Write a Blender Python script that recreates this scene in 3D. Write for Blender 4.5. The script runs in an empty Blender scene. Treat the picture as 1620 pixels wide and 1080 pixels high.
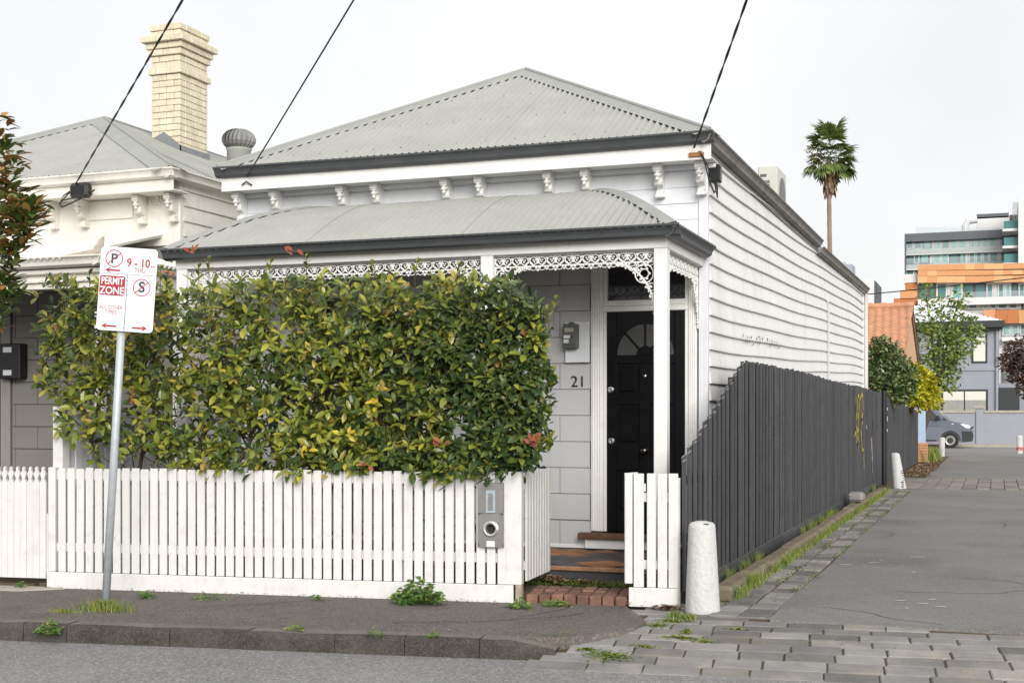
import bpy, math, random
from mathutils import Matrix, Vector
random.seed(7)
R = math.radians
# ------------------------------------------------------------------ camera / light
F, CX, HY, H = 2080.0, 810.0, 656.0, 1.45        # focal length (px of 1620), centre column, horizon row, eye height
TH = math.atan(765 / F); CT, ST = math.cos(TH), math.sin(TH)
scene = bpy.context.scene
col = scene.collection
cam = bpy.data.cameras.new('camera'); camo = bpy.data.objects.new('camera', cam); col.objects.link(camo)
camo.location = (0, 0, H); camo.rotation_euler = (R(90), 0, TH)
cam.sensor_width = 36; cam.lens = 36 * F / 1620; cam.shift_y = (HY - 540) / 1620
cam.clip_start = .05; cam.clip_end = 3000
scene.camera = camo
SUN_EL, SUN_AZ = R(23), R(148)                     # soft high sun behind cloud, from the street side
w = bpy.data.worlds.new('World'); scene.world = w; w.use_nodes = True
nt = w.node_tree; bg = nt.nodes['Background']
sky = nt.nodes.new('ShaderNodeTexSky'); sky.sky_type = 'NISHITA'; sky.sun_disc = False
sky.sun_elevation = SUN_EL; sky.sun_rotation = SUN_AZ; sky.dust_density = 4
sc = nt.nodes.new('ShaderNodeMixRGB'); sc.blend_type = 'MULTIPLY'; sc.inputs[0].default_value = 1; sc.inputs[2].default_value = (.09, .09, .09, 1)
nz = nt.nodes.new('ShaderNodeTexNoise'); nz.inputs['Scale'].default_value = 2.6; nz.inputs['Detail'].default_value = 5
rp = nt.nodes.new('ShaderNodeValToRGB'); rp.color_ramp.elements[0].color = (.725, .73, .735, 1); rp.color_ramp.elements[1].color = (.84, .84, .84, 1)
rp.color_ramp.elements[0].position = .35; rp.color_ramp.elements[1].position = .65
mx = nt.nodes.new('ShaderNodeMixRGB'); mx.inputs[0].default_value = .9      # closed white cloud deck
nt.links.new(sky.outputs[0], sc.inputs[1]); nt.links.new(nz.outputs['Fac'], rp.inputs[0])
nt.links.new(sc.outputs[0], mx.inputs[1]); nt.links.new(rp.outputs[0], mx.inputs[2]); nt.links.new(mx.outputs[0], bg.inputs[0])
bg.inputs[1].default_value = 1.0
sl = bpy.data.lights.new('sun', 'SUN'); sl.energy = 2.75; sl.angle = R(36); sl.color = (1, .98, .95)
so = bpy.data.objects.new('sun', sl); col.objects.link(so)
so.rotation_euler = (R(90) - SUN_EL, 0, R(180) - SUN_AZ)
so.location = (0, 0, 30)
vs = scene.view_settings; vs.view_transform = 'Standard'; vs.look = 'None'; vs.gamma = 1; vs.exposure = .42; vs.use_curve_mapping = False

# ------------------------------------------------------------------ pixel -> place
def ray(x, y):
    a = (x - CX) / F
    return Vector((a * CT - ST, a * ST + CT, (HY - y) / F))
def onY(x, y, Y): r = ray(x, y); p = r * (Y / r.y); return Vector((p.x, p.y, p.z + H))
def onX(x, y, X): r = ray(x, y); p = r * (X / r.x); return Vector((p.x, p.y, p.z + H))
def onZ(x, y, Z=0.): r = ray(x, y); p = r * ((Z - H) / r.z); return Vector((p.x, p.y, p.z + H))
def at(x, y, d): p = ray(x, y) * d; return Vector((p.x, p.y, p.z + H))
SA = R(7.43); SO = Vector((-2.247, 9.744)); SE = Vector((math.cos(SA), math.sin(SA))); SN = Vector((-math.sin(SA), math.cos(SA)))
def st(a, b, z=0.):                                # street frame: a along the fence line (right), b towards the house
    p = SO + SE * a + SN * b
    return Vector((p.x, p.y, z))

# ------------------------------------------------------------------ materials
MATS = {}
def lin(c): return tuple(((v / 255) / 12.92 if v / 255 <= .04045 else ((v / 255 + .055) / 1.055) ** 2.4) for v in c)
def pm(name, colr, rough=.6, var=.1, scale=5., bump=0., bscale=60., spec=.4, metal=0., spots=None, streak=None, speck=None, emit=None, objvar=0.):
    """principled material: base colour with noise variation; spots/streak = (colour, amount, scale) stains; speck = (colour, amount, scale) grains"""
    if name in MATS: return MATS[name]
    m = bpy.data.materials.new(name); m.use_nodes = True; n = m.node_tree.nodes; l = m.node_tree.links
    p = n['Principled BSDF']; p.inputs['Roughness'].default_value = rough; p.inputs['Metallic'].default_value = metal
    p.inputs['Specular IOR Level'].default_value = spec
    g = n.new('ShaderNodeNewGeometry'); pos = g.outputs['Position']
    t = n.new('ShaderNodeTexNoise'); t.inputs['Scale'].default_value = scale; t.inputs['Detail'].default_value = 6; t.inputs['Roughness'].default_value = .65
    l.new(pos, t.inputs['Vector'])
    r = n.new('ShaderNodeValToRGB'); r.color_ramp.elements[0].position = .3; r.color_ramp.elements[1].position = .7
    r.color_ramp.elements[0].color = tuple(v * (1 - var) for v in colr) + (1,)
    r.color_ramp.elements[1].color = tuple(min(1, v * (1 + var)) for v in colr) + (1,)
    l.new(t.outputs['Fac'], r.inputs[0]); cur = r.outputs[0]
    def layer(c2, amt, sca, stretch, lo, hi):
        nonlocal cur
        mp = n.new('ShaderNodeMapping'); mp.inputs['Scale'].default_value = stretch; l.new(pos, mp.inputs['Vector'])
        q = n.new('ShaderNodeTexNoise'); q.inputs['Scale'].default_value = sca; q.inputs['Detail'].default_value = 5; q.inputs['Roughness'].default_value = .6
        l.new(mp.outputs[0], q.inputs['Vector'])
        k = n.new('ShaderNodeMapRange'); k.inputs['From Min'].default_value = lo; k.inputs['From Max'].default_value = hi
        k.inputs['To Max'].default_value = amt; l.new(q.outputs['Fac'], k.inputs['Value'])
        x = n.new('ShaderNodeMixRGB'); l.new(k.outputs[0], x.inputs[0]); l.new(cur, x.inputs[1]); x.inputs[2].default_value = tuple(c2) + (1,)
        cur = x.outputs[0]
    if spots: layer(spots[0], spots[1], spots[2], (1, 1, 1), .52, .72)
    if streak: layer(streak[0], streak[1], streak[2], (1, 1, .12), .5, .75)
    if speck:
        v = n.new('ShaderNodeTexVoronoi'); v.inputs['Scale'].default_value = speck[2]; l.new(pos, v.inputs['Vector'])
        k = n.new('ShaderNodeSeparateColor'); l.new(v.outputs['Color'], k.inputs[0])
        k2 = n.new('ShaderNodeMapRange'); k2.inputs['From Min'].default_value = .45; k2.inputs['To Max'].default_value = speck[1]
        l.new(k.outputs[0], k2.inputs['Value'])
        x = n.new('ShaderNodeMixRGB'); l.new(k2.outputs[0], x.inputs[0]); l.new(cur, x.inputs[1]); x.inputs[2].default_value = tuple(speck[0]) + (1,)
        cur = x.outputs[0]
    if objvar:
        oi = n.new('ShaderNodeObjectInfo'); k3 = n.new('ShaderNodeMapRange'); k3.inputs['To Min'].default_value = 1 - objvar; k3.inputs['To Max'].default_value = 1 + objvar
        l.new(oi.outputs['Random'], k3.inputs['Value']); hv = n.new('ShaderNodeHueSaturation'); l.new(k3.outputs[0], hv.inputs['Value']); l.new(cur, hv.inputs['Color']); cur = hv.outputs[0]
    l.new(cur, p.inputs['Base Color'])
    if bump:
        q = n.new('ShaderNodeTexNoise'); q.inputs['Scale'].default_value = bscale; q.inputs['Detail'].default_value = 4; l.new(pos, q.inputs['Vector'])
        b = n.new('ShaderNodeBump'); b.inputs['Strength'].default_value = bump; b.inputs['Distance'].default_value = .01
        l.new(q.outputs['Fac'], b.inputs['Height']); l.new(b.outputs[0], p.inputs['Normal'])
    if emit:
        p.inputs['Emission Color'].default_value = emit + (1,); p.inputs['Emission Strength'].default_value = 1
    MATS[name] = m; return m
def leafmat(name, stops, rough=.38, trans=.22, obj_random=False, spec=.5):
    """foliage: colour drawn at random for each leaf from the stops [(pos, rgb)]"""
    m = bpy.data.materials.new(name); m.use_nodes = True; n = m.node_tree.nodes; l = m.node_tree.links
    p = n['Principled BSDF']; p.inputs['Roughness'].default_value = rough; p.inputs['Specular IOR Level'].default_value = spec
    if obj_random:
        o = n.new('ShaderNodeObjectInfo'); rnd = o.outputs['Random']
    else:
        o = n.new('ShaderNodeNewGeometry'); rnd = o.outputs['Random Per Island']
    r = n.new('ShaderNodeValToRGB'); e = r.color_ramp.elements
    e[0].position = stops[0][0]; e[0].color = tuple(stops[0][1]) + (1,)
    e[1].position = stops[-1][0]; e[1].color = tuple(stops[-1][1]) + (1,)
    for q, c in stops[1:-1]: k = e.new(q); k.color = tuple(c) + (1,)
    l.new(rnd, r.inputs[0]); l.new(r.outputs[0], p.inputs['Base Color'])
    t = n.new('ShaderNodeBsdfTranslucent'); l.new(r.outputs[0], t.inputs[0])
    x = n.new('ShaderNodeMixShader'); x.inputs[0].default_value = trans
    l.new(p.outputs[0], x.inputs[1]); l.new(t.outputs[0], x.inputs[2]); l.new(x.outputs[0], n['Material Output'].inputs[0])
    MATS[name] = m; return m

WHITE = pm('white_paint', (.74, .735, .72), .5, .04, 3, .05, 90, spots=((.55, .52, .47), .25, 7), streak=((.6, .57, .52), .25, 9))
FENCEW = pm('white_fence_paint', (.63, .625, .61), .5, .03, 3, .06, 70, spots=((.42, .39, .35), .35, 12), streak=((.5, .47, .42), .4, 22))
BOARDW = pm('white_weatherboard_paint', (.70, .695, .68), .55, .04, 2, .05, 60, spots=((.5, .48, .45), .22, 2.3), streak=((.45, .43, .4), .35, 5))
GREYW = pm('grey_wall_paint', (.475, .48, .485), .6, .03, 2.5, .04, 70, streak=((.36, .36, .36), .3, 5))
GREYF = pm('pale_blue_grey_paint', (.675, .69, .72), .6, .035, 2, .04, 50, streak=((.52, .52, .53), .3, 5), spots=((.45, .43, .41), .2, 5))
ROOFM = pm('grey_roof_iron', (.325, .328, .303), .5, .07, 2.2, .03, 30, spots=((.26, .26, .235), .35, 1.6), streak=((.4, .4, .37), .3, 6), spec=.4)
CAPM = pm('grey_roof_capping', (.29, .293, .275), .5, .08, 3, .03, 30, spots=((.2, .2, .18), .35, 5))
GUTM = pm('dark_grey_gutter', (.062, .068, .072), .4, .1, 4, spots=((.1, .1, .1), .3, 8), spec=.4)
SOFM = pm('weathered_gutter', (.2, .19, .175), .6, .2, 5, spots=((.08, .075, .07), .6, 3))
CREAM = pm('cream_paint', (.70, .68, .615), .55, .05, 2.5, .05, 50, spots=((.42, .38, .32), .3, 4), streak=((.5, .46, .4), .4, 7))
NWALL = pm('neighbour_shaded_wall', (.2, .19, .175), .65, .05, 3)  # grey wall paint, colour darkened to hold the tree's shade on this verandah
BLACKD = pm('black_gloss_door', (.005, .005, .006), .3, .2, 8, spec=.22)
CHROME = pm('brushed_metal', (.62, .62, .62), .3, .05, 40, metal=1.)
STEEL = pm('stainless_steel', (.36, .345, .33), .42, .1, 6, .05, 200, metal=1., spots=((.25, .24, .23), .4, 20))
GLASS = pm('dark_glass', (.012, .013, .015), .06, .1, 4, spec=.5)
FROST = pm('frosted_glass', (.05, .05, .05), .35, .1, 30, .2, 200, spec=.4)
TIMBER = pm('brown_step_timber', (.13, .065, .035), .6, .25, 12, .1, 80)
GALV = pm('galvanised_pole', (.43, .46, .49), .45, .1, 20, metal=.2, spots=((.34, .37, .4), .5, 30))
DARKF = pm('charcoal_fence_paint', (.05, .051, .055), .62, .22, 4, .12, 50, streak=((.08, .08, .083), .55, 14), spots=((.075, .075, .075), .35, 7), spec=.3, objvar=.2)
RAWEND = pm('weathered_end_grain', (.22, .215, .205), .8, .3, 20)
ROAD = pm('road_asphalt', (.195, .192, .19), .92, .1, 1.2, .6, 160, speck=((.42, .41, .40), .62, 80), spots=((.15, .142, .136), .4, .9), spec=.12)
FOOT = pm('footpath_asphalt', (.12, .109, .097), .94, .15, 1.6, .7, 130, speck=((.29, .26, .225), .5, 85), spots=((.072, .061, .05), .5, 1.4), spec=.15)
LANE = pm('lane_asphalt', (.175, .17, .164), .92, .13, .7, .6, 140, speck=((.3, .29, .28), .5, 85), spots=((.085, .075, .066), .7, .5), spec=.2)
BLUE = pm('bluestone', (.185, .178, .172), .82, .28, 2.3, .5, 30, spots=((.29, .25, .2), .7, 2.6), speck=((.2, .19, .18), .3, 120), spec=.2, objvar=.35)
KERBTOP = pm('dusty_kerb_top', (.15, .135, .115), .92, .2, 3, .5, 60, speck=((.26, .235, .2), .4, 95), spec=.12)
KERBM = pm('shaded_bluestone_kerb', (.056, .052, .045), .9, .3, 3, .8, 28, spots=((.03, .025, .016), .6, 3.5), speck=((.15, .135, .115), .35, 110), spec=.15)  # dark stained stone, with the shade of the upright face added to its colour
SANDK = pm('lane_kerb_stone', (.17, .14, .10), .9, .25, 3, .6, 35, spots=((.12, .11, .07), .5, 4), spec=.15)
DIRT = pm('joint_dirt', (.10, .078, .052), .95, .3, 8, .5, 60, spots=((.13, .115, .05), .6, 5), spec=.1)
GROUNDM = pm('ground_soil', (.13, .115, .09), .95, .25, .5, spec=.1)
CONC = pm('concrete', (.36, .33, .28), .9, .15, 4, .3, 80, spots=((.25, .23, .19), .4, 3))
BRICKM = pm('red_brick', (.15, .078, .056), .9, .4, 9, .5, 50, spots=((.1, .075, .05), .6, 8), objvar=.3)
SLABM = pm('dark_slab_edge', (.06, .06, .062), .8, .2, 6, .2, 40)
TILEO = pm('terracotta_tile', (.30, .13, .05), .65, .25, 9, spots=((.12, .08, .05), .5, 12), objvar=.3)
TILED = pm('charcoal_tile', (.075, .065, .07), .65, .25, 9, objvar=.3)
CHIM = pm('cream_painted_brick', (.62, .56, .42), .8, .1, 5, .5, 35, spots=((.45, .36, .22), .55, 7), streak=((.72, .67, .56), .5, 6))
MORTAR = pm('chimney_mortar', (.2, .15, .09), .9, .2, 9)
BOLL = pm('white_bollard_paint', (.5, .5, .49), .8, .05, 6, .8, 40, spots=((.25, .24, .23), .3, 26), streak=((.38, .37, .35), .35, 14))
BLACKP = pm('black_plastic', (.012, .012, .013), .35, .2, 10)
CABLE = pm('black_cable', (.02, .02, .021), .6, .1, 10)
SIGNW = pm('sign_white', (.66, .67, .70), .35, .01, 3)
SIGNR = pm('sign_red', (.36, .012, .022), .4, .05, 9)
SIGNB = pm('sign_black', (.03, .032, .036), .4, .05, 9)
BARK = pm('bark', (.09, .065, .045), .9, .3, 12, .4, 60)
GREYM = pm('meter_grey', (.10, .105, .10), .45, .1, 20)
PAPER = pm('white_plastic', (.62, .63, .64), .4, .04, 9)

# ------------------------------------------------------------------ mesh builder
WM = {}
class MB:
    def __init__(s): s.v = []; s.f = []; s.sm = False
    def add(s, vs, fs):
        o = len(s.v); s.v += [tuple(q) for q in vs]; s.f += [tuple(i + o for i in f) for f in fs]; return s
    def hexa(s, p):                                    # 8 corners: bottom 4 (ccw), top 4
        return s.add(p, [(0, 3, 2, 1), (4, 5, 6, 7), (0, 1, 5, 4), (1, 2, 6, 5), (2, 3, 7, 6), (3, 0, 4, 7)])
    def box(s, x0, x1, y0, y1, z0, z1):
        return s.hexa([(x0, y0, z0), (x1, y0, z0), (x1, y1, z0), (x0, y1, z0), (x0, y0, z1), (x1, y0, z1), (x1, y1, z1), (x0, y1, z1)])
    def cbox(s, x0, x1, y0, y1, z0, z1, c=.004):       # chamfered box
        X = (x0, x1); Y = (y0, y1); Z = (z0, z1); v = []; idx = {}
        for i in (0, 1):
            for j in (0, 1):
                for k in (0, 1):
                    sx, sy, sz = (1, -1)[i], (1, -1)[j], (1, -1)[k]
                    idx[i, j, k] = len(v)
                    v += [(X[i], Y[j] + sy * c, Z[k] + sz * c), (X[i] + sx * c, Y[j], Z[k] + sz * c), (X[i] + sx * c, Y[j] + sy * c, Z[k])]
        q = lambda i, j, k, a: idx[i, j, k] + a
        f = [(q(0,0,0,0), q(0,0,1,0), q(0,1,1,0), q(0,1,0,0)), (q(1,0,0,0), q(1,1,0,0), q(1,1,1,0), q(1,0,1,0)),
             (q(0,0,0,1), q(1,0,0,1), q(1,0,1,1), q(0,0,1,1)), (q(0,1,0,1), q(0,1,1,1), q(1,1,1,1), q(1,1,0,1)),
             (q(0,0,0,2), q(0,1,0,2), q(1,1,0,2), q(1,0,0,2)), (q(0,0,1,2), q(1,0,1,2), q(1,1,1,2), q(0,1,1,2))]
        for i in (0, 1):
            for j in (0, 1):
                f.append((q(i,j,0,0), q(i,j,0,1), q(i,j,1,1), q(i,j,1,0)))
                f.append((q(i,0,j,0), q(i,0,j,2), q(i,1,j,2), q(i,1,j,0)))
                f.append((q(0,i,j,1), q(0,i,j,2), q(1,i,j,2), q(1,i,j,1)))
        for i in (0, 1):
            for j in (0, 1):
                for k in (0, 1): f.append((q(i,j,k,0), q(i,j,k,1), q(i,j,k,2)))
        return s.add(v, f)
    def prism(s, poly, fn, t0, t1):                    # polygon (p,q) extruded from t0 to t1; fn(p,q,t)->xyz
        n = len(poly)
        v = [fn(p, q, t0) for p, q in poly] + [fn(p, q, t1) for p, q in poly]
        return s.add(v, [tuple(range(n - 1, -1, -1)), tuple(range(n, 2 * n))] + [(i, (i + 1) % n, n + (i + 1) % n, n + i) for i in range(n)])
    def tube(s, pts, r, n=6, caps=True):
        pts = [Vector(p) for p in pts]; rs = r if isinstance(r, (list, tuple)) else [r] * len(pts); v = []; up = None
        for i, p in enumerate(pts):
            d = (pts[min(i + 1, len(pts) - 1)] - pts[max(i - 1, 0)]).normalized()
            if up is None: up = d.orthogonal().normalized()
            a = (up - d * up.dot(d)); a = a.normalized() if a.length > 1e-6 else d.orthogonal().normalized(); up = a; b = d.cross(a)
            for k in range(n):
                t = 2 * math.pi * k / n; v.append(p + (a * math.cos(t) + b * math.sin(t)) * rs[i])
        f = [(i * n + k, i * n + (k + 1) % n, (i + 1) * n + (k + 1) % n, (i + 1) * n + k) for i in range(len(pts) - 1) for k in range(n)]
        if caps: f += [tuple(range(n - 1, -1, -1)), tuple((len(pts) - 1) * n + k for k in range(n))]
        return s.add(v, f)
    def ring(s, c, ax1, ax2, R_, r, n=14, m=5, a0=0, a1=2 * math.pi):
        full = abs(a1 - a0 - 2 * math.pi) < 1e-6
        k = n if full else n + 1
        pts = [Vector(c) + (Vector(ax1) * math.cos(a0 + (a1 - a0) * i / n) + Vector(ax2) * math.sin(a0 + (a1 - a0) * i / n)) * R_ for i in range(k)]
        if full: pts.append(pts[0])
        return s.tube(pts, r, m, not full)
    def lathe(s, prof, c=(0, 0, 0), n=20, axis='z'):    # prof: (radius, height)
        v = []; C = Vector(c)
        for r, h in prof:
            for k in range(n):
                t = 2 * math.pi * k / n
                q = (r * math.cos(t), r * math.sin(t), h)
                if axis == 'y': q = (q[0], q[2], q[1])
                if axis == 'x': q = (q[2], q[0], q[1])
                v.append(C + Vector(q))
        m = len(prof)
        f = [(i * n + k, i * n + (k + 1) % n, (i + 1) * n + (k + 1) % n, (i + 1) * n + k) for i in range(m - 1) for k in range(n)]
        f += [tuple(range(n - 1, -1, -1)), tuple((m - 1) * n + k for k in range(n))]
        return s.add(v, f)
    def blob(s, c, rx, ry=None, rz=None):
        ry = ry or rx; rz = rz or rx; C = Vector(c)
        v = [C + Vector(q) for q in ((rx,0,0), (-rx,0,0), (0,ry,0), (0,-ry,0), (0,0,rz), (0,0,-rz))]
        k = .62
        v += [C + Vector((rx*k*a, ry*k*b, rz*k*e)) for a in (1,-1) for b in (1,-1) for e in (1,-1)]
        def I(a, b, e): return 6 + (0 if a > 0 else 4) + (0 if b > 0 else 2) + (0 if e > 0 else 1)
        f = []
        for (c0, quads) in ((0, [(1,1,1),(1,-1,1),(1,-1,-1),(1,1,-1)]), (1, [(-1,1,1),(-1,1,-1),(-1,-1,-1),(-1,-1,1)]), (2, [(1,1,1),(1,1,-1),(-1,1,-1),(-1,1,1)]),
                            (3, [(1,-1,1),(-1,-1,1),(-1,-1,-1),(1,-1,-1)]), (4, [(1,1,1),(-1,1,1),(-1,-1,1),(1,-1,1)]), (5, [(1,1,-1),(1,-1,-1),(-1,-1,-1),(-1,1,-1)])):
            for i in range(4): f.append((c0, I(*quads[i]), I(*quads[(i + 1) % 4])))
        return s.add(v, f)
    def leaf(s, c, d, nrm, L, W, curl=.15, fold=.25):   # pointed oval leaf, folded on its midrib
        c = Vector(c); d = Vector(d).normalized(); nrm = Vector(nrm); sd = d.cross(nrm)
        sd = sd.normalized() if sd.length > 1e-5 else d.orthogonal().normalized(); nn = sd.cross(d).normalized()
        v = [c]
        for t, wv in ((.3, .82), (.62, 1.), (.86, .55)):
            m = c + d * L * t - nn * curl * L * t * t; h = nn * W * .5 * wv * fold
            v += [m - sd * W * .5 * wv + h, m, m + sd * W * .5 * wv + h]
        v.append(c + d * L - nn * curl * L)
        return s.add(v, [(0, 2, 1), (0, 3, 2), (1, 2, 5, 4), (2, 3, 6, 5), (4, 5, 8, 7), (5, 6, 9, 8), (7, 8, 10), (8, 9, 10)])
    def build(s, name, mat, parent=None, org=None, smooth=False, **tags):
        if org is None:
            xs = [q[0] for q in s.v]; ys = [q[1] for q in s.v]; zs = [q[2] for q in s.v]
            org = ((min(xs) + max(xs)) / 2, (min(ys) + max(ys)) / 2, min(zs))
        me = bpy.data.meshes.new(name)
        me.from_pydata([(q[0] - org[0], q[1] - org[1], q[2] - org[2]) for q in s.v], [], s.f)
        for m_ in (mat if isinstance(mat, (list, tuple)) else [mat]): me.materials.append(m_)
        if smooth: me.polygons.foreach_set('use_smooth', [True] * len(me.polygons))
        return place(name, me, Matrix.Translation(org), parent, **tags)
def place(name, me, mw, parent=None, **tags):
    o = bpy.data.objects.new(name, me); col.objects.link(o)
    WM[o.name] = mw.copy()
    if parent is not None: o.parent = parent; o.matrix_basis = WM[parent.name].inverted() @ mw
    else: o.matrix_basis = mw
    for k, v in tags.items(): o[k] = v
    return o
def thing(name, label, cat, loc=(0, 0, 0), group=None, rz=0):
    o = place(name, None, Matrix.Translation(loc) @ Matrix.Rotation(rz, 4, 'Z')); o['label'] = label; o['category'] = cat; o.empty_display_size = .2
    if group: o['group'] = group
    return o
def struct(name, mb, mat): return mb.build(name, mat, org=(0, 0, 0), kind='structure')
def copy_tree(o, mw, parent=None):
    c = o.copy(); col.objects.link(c); c.parent = parent; WM[c.name] = mw
    if parent is None: c.matrix_basis = mw
    for ch in list(o.children):
        copy_tree(ch, mw @ ch.matrix_basis, c)
    return c
def inst(name, me, loc, parent, rz=0, sc=(1, 1, 1), rx=0, ry=0, **tags):
    return place(name, me, Matrix.Translation(loc) @ Matrix.Rotation(rz, 4, 'Z') @ Matrix.Rotation(ry, 4, 'Y') @ Matrix.Rotation(rx, 4, 'X') @ Matrix.Diagonal((sc[0], sc[1], sc[2], 1)), parent, **tags)
def mesh_of(mb, name, mat):
    me = bpy.data.meshes.new(name); me.from_pydata(mb.v, [], mb.f)
    for m_ in (mat if isinstance(mat, (list, tuple)) else [mat]): me.materials.append(m_)
    return me
def text_mesh(txt, size, mat, bold=0., extrude=.001, align='CENTER', sx=1.):
    c = bpy.data.curves.new('lettering', 'FONT'); c.body = txt; c.size = size; c.align_x = align; c.align_y = 'CENTER'
    c.offset = bold; c.extrude = extrude; c.resolution_u = 4
    o = bpy.data.objects.new('lettering', c); col.objects.link(o)
    me = bpy.data.meshes.new_from_object(o); bpy.data.objects.remove(o); me.materials.clear(); me.materials.append(mat)
    if sx != 1.:
        for v in me.vertices: v.co.x *= sx
    return me
rnd = random.uniform

# ------------------------------------------------------------------ setting: ground, road, footpath, lane
struct('ground', MB().add([(-900, -700, -.16), (900, -700, -.16), (900, 1200, -.16), (-900, 1200, -.16)], [(0, 1, 2, 3)]), GROUNDM)
KA = R(1.3)
def kb(a): return -1.70 + (a + 1) * math.tan(KA) * .9           # front of the kerb, in the street frame
ZR = -.125
m = MB(); A = [-60, -30, -14, -8, -4, -.6, 1.2, 4, 14, 60]
rowf = [st(a, (kb(a) + .02 if a < -.5 else kb(-.6) - .27 + (a > 0) * .03), ZR) for a in A]; rowb = [st(a, -16, ZR) for a in A]
m.add(rowf + rowb, [(i, len(A) + i, len(A) + i + 1, i + 1) for i in range(len(A) - 1)])
struct('road', m, ROAD)
def slab(poly, z1, z0): return MB().prism([(p.x, p.y) for p in poly], lambda p, q, t: (p, q, t), z0, z1)
struct('footpath', slab([st(-14, kb(-14) + .17), st(-.62, kb(-.62) + .17), st(-.40, -1.32), st(-.20, -1.0), st(-.15, -.75), st(-.26, -.4), st(-.38, -.08), st(-.38, .03), st(-14, .03)], 0, -.15), FOOT)
struct('front_yard_soil', slab([st(-5.4, .03), st(-.42, .03), Vector((-2.7, 10.69, 0)), Vector((-7.6, 10.69, 0))], .03, -.15), DIRT)
struct('neighbour_yard_soil', slab([st(-14, .03), st(-5.45, .03), Vector((-7.72, 10.69, 0)), Vector((-16, 10.69, 0))], .02, -.15), DIRT)
# kerb of long bluestone blocks
kerb = place('kerb', None, Matrix.Translation(st(-6, -1.7, -.16))); kerb['kind'] = 'structure'
joints = [-14, -12.8, -11.7, -10.6, -9.4, -8.2, -7.2, -6.1, -5.1, -4.38, -4.05, -3.28, -2.72, -2.1, -1.62, -1.12, -.62]
for i in range(len(joints) - 1):
    a0, a1 = joints[i] + .0025, joints[i + 1] - .0025; m = MB(); dz = rnd(-.004, .004); db = rnd(-.005, .005)
    last = i == len(joints) - 2
    prof = [(0, -.16), (.006, -.035), (.014, -.010), (.032, 0), (.165, 0), (.165, -.16)]
    n = 5; V = []
    for k in range(n + 1):
        a = a0 + (a1 - a0) * k / n
        for (p, q) in prof:
            drop = (-.05 * max(0, (k - 2) / 3) if last else 0)
            V.append(st(a, kb(a) + p + db + rnd(-.004, .004), (q + dz + drop + rnd(-.004, .004)) if q > -.1 else -.16))
    L = len(prof)
    m.add(V, [(k * L + j, (k + 1) * L + j, (k + 1) * L + (j + 1) % L, k * L + (j + 1) % L) for k in range(n) for j in range(L)] + [tuple(range(L)), tuple(n * L + L - 1 - j for j in range(L))])
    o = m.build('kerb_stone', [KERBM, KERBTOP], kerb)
    for k in range(n): o.data.polygons[k * L + 3].material_index = 1  # dusty tops stay pale; sides keep the stone with painted-in shade

# cobbled crossing of bluestone setts
cross = place('cobbled_crossing', None, Matrix.Translation(st(1, -1, -.16))); cross['kind'] = 'structure'
def crz(b): t = min(1, max(0, (-.45 - b) / 1.5)); return -.012 - .115 * t * t
m = MB(); Bs = [-2.02 + .1 * i for i in range(26)]
m.add([p for b in Bs for p in (st(-.72, b, crz(b) - .009), st(6, b, crz(b) - .009))], [(2 * i, 2 * i + 1, 2 * i + 3, 2 * i + 2) for i in range(len(Bs) - 1)])
m.build('joint_bed', DIRT, cross)
def sett(a0, a1, b0, b1, zf, parent, mat=BLUE, frame=st, name='cobble'):
    m = MB(); h = rnd(-.002, .003); g = .005; j = lambda: rnd(-.004, .004)
    c = [(a0 + g + j(), b0 + g + j()), (a1 - g + j(), b0 + g + j()), (a1 - g + j(), b1 - g + j()), (a0 + g + j(), b1 - g + j())]
    ca = (a0 + a1) / 2; cb = (b0 + b1) / 2
    lo = [frame(x, y, zf(y) - .07) for x, y in c]; mid = [frame(x, y, zf(y) - .005 + h) for x, y in c]
    top = [frame(ca + (x - ca) * .955, cb + (y - cb) * .91, zf(y) + .003 + h + rnd(-.002, .002)) for x, y in c]
    f = [(0, 1, 5, 4), (1, 2, 6, 5), (2, 3, 7, 6), (3, 0, 4, 7), (4, 5, 9, 8), (5, 6, 10, 9), (6, 7, 11, 10), (7, 4, 8, 11), (8, 9, 10, 11)]
    m.add(lo + mid + top, f); m.build(name, mat, parent)
b = -1.98; row = 0
while b < .42:
    dep = rnd(.178, .196)
    if -.42 < b + dep < .5 and row > 7: a_end = .72
    else: a_end = 4.2
    a = (-.70 if row == 0 else -.62 + (.16 if b > -1.5 else 0) + (.18 if b > -1 else 0)) + rnd(-.1, .1)
    while a < a_end:
        ln = rnd(.27, .44)
        c = st(a + ln / 2, b + dep / 2)
        if not (c.x > -1.56 and c.y > 9.36) and c.x > -2.75: sett(a, min(a + ln, 9), b, b + dep, crz, cross)
        a += ln
    b += dep; row += 1
# lane: asphalt, stone gutter, kerb
def lanepoly(y0, y1, x0=-1.52, x1=2.0): return [Vector((x0, y0, 0)), Vector((x1, y0, 0)), Vector((x1, y1, 0)), Vector((x0, y1, 0))]
m = MB(); ys = [9.38 + i * .9 for i in range(20)]; ys[-1] = 27.1
V = []
for i, y in enumerate(ys): V += [(-1.52 + (rnd(-.02, .02) if i else .02), y, .0), (2.0, y + (.1 if i == 0 else 0), .0)]
V += [(x, y, -.1) for x, y, z in V[:2]]
m.add(V, [(2 * i, 2 * i + 1, 2 * i + 3, 2 * i + 2) for i in range(len(ys) - 1)] + [(len(V) - 2, len(V) - 1, 1, 0)])
struct('lane', m, LANE)
struct('lane_beyond', slab(lanepoly(31.6, 49.3), .0, -.1), LANE)
struct('far_street', slab([Vector((-60, 49.3, 0)), Vector((60, 49.3, 0)), Vector((60, 63.2, 0)), Vector((-60, 63.2, 0))], -.004, -.1), ROAD)
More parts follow.
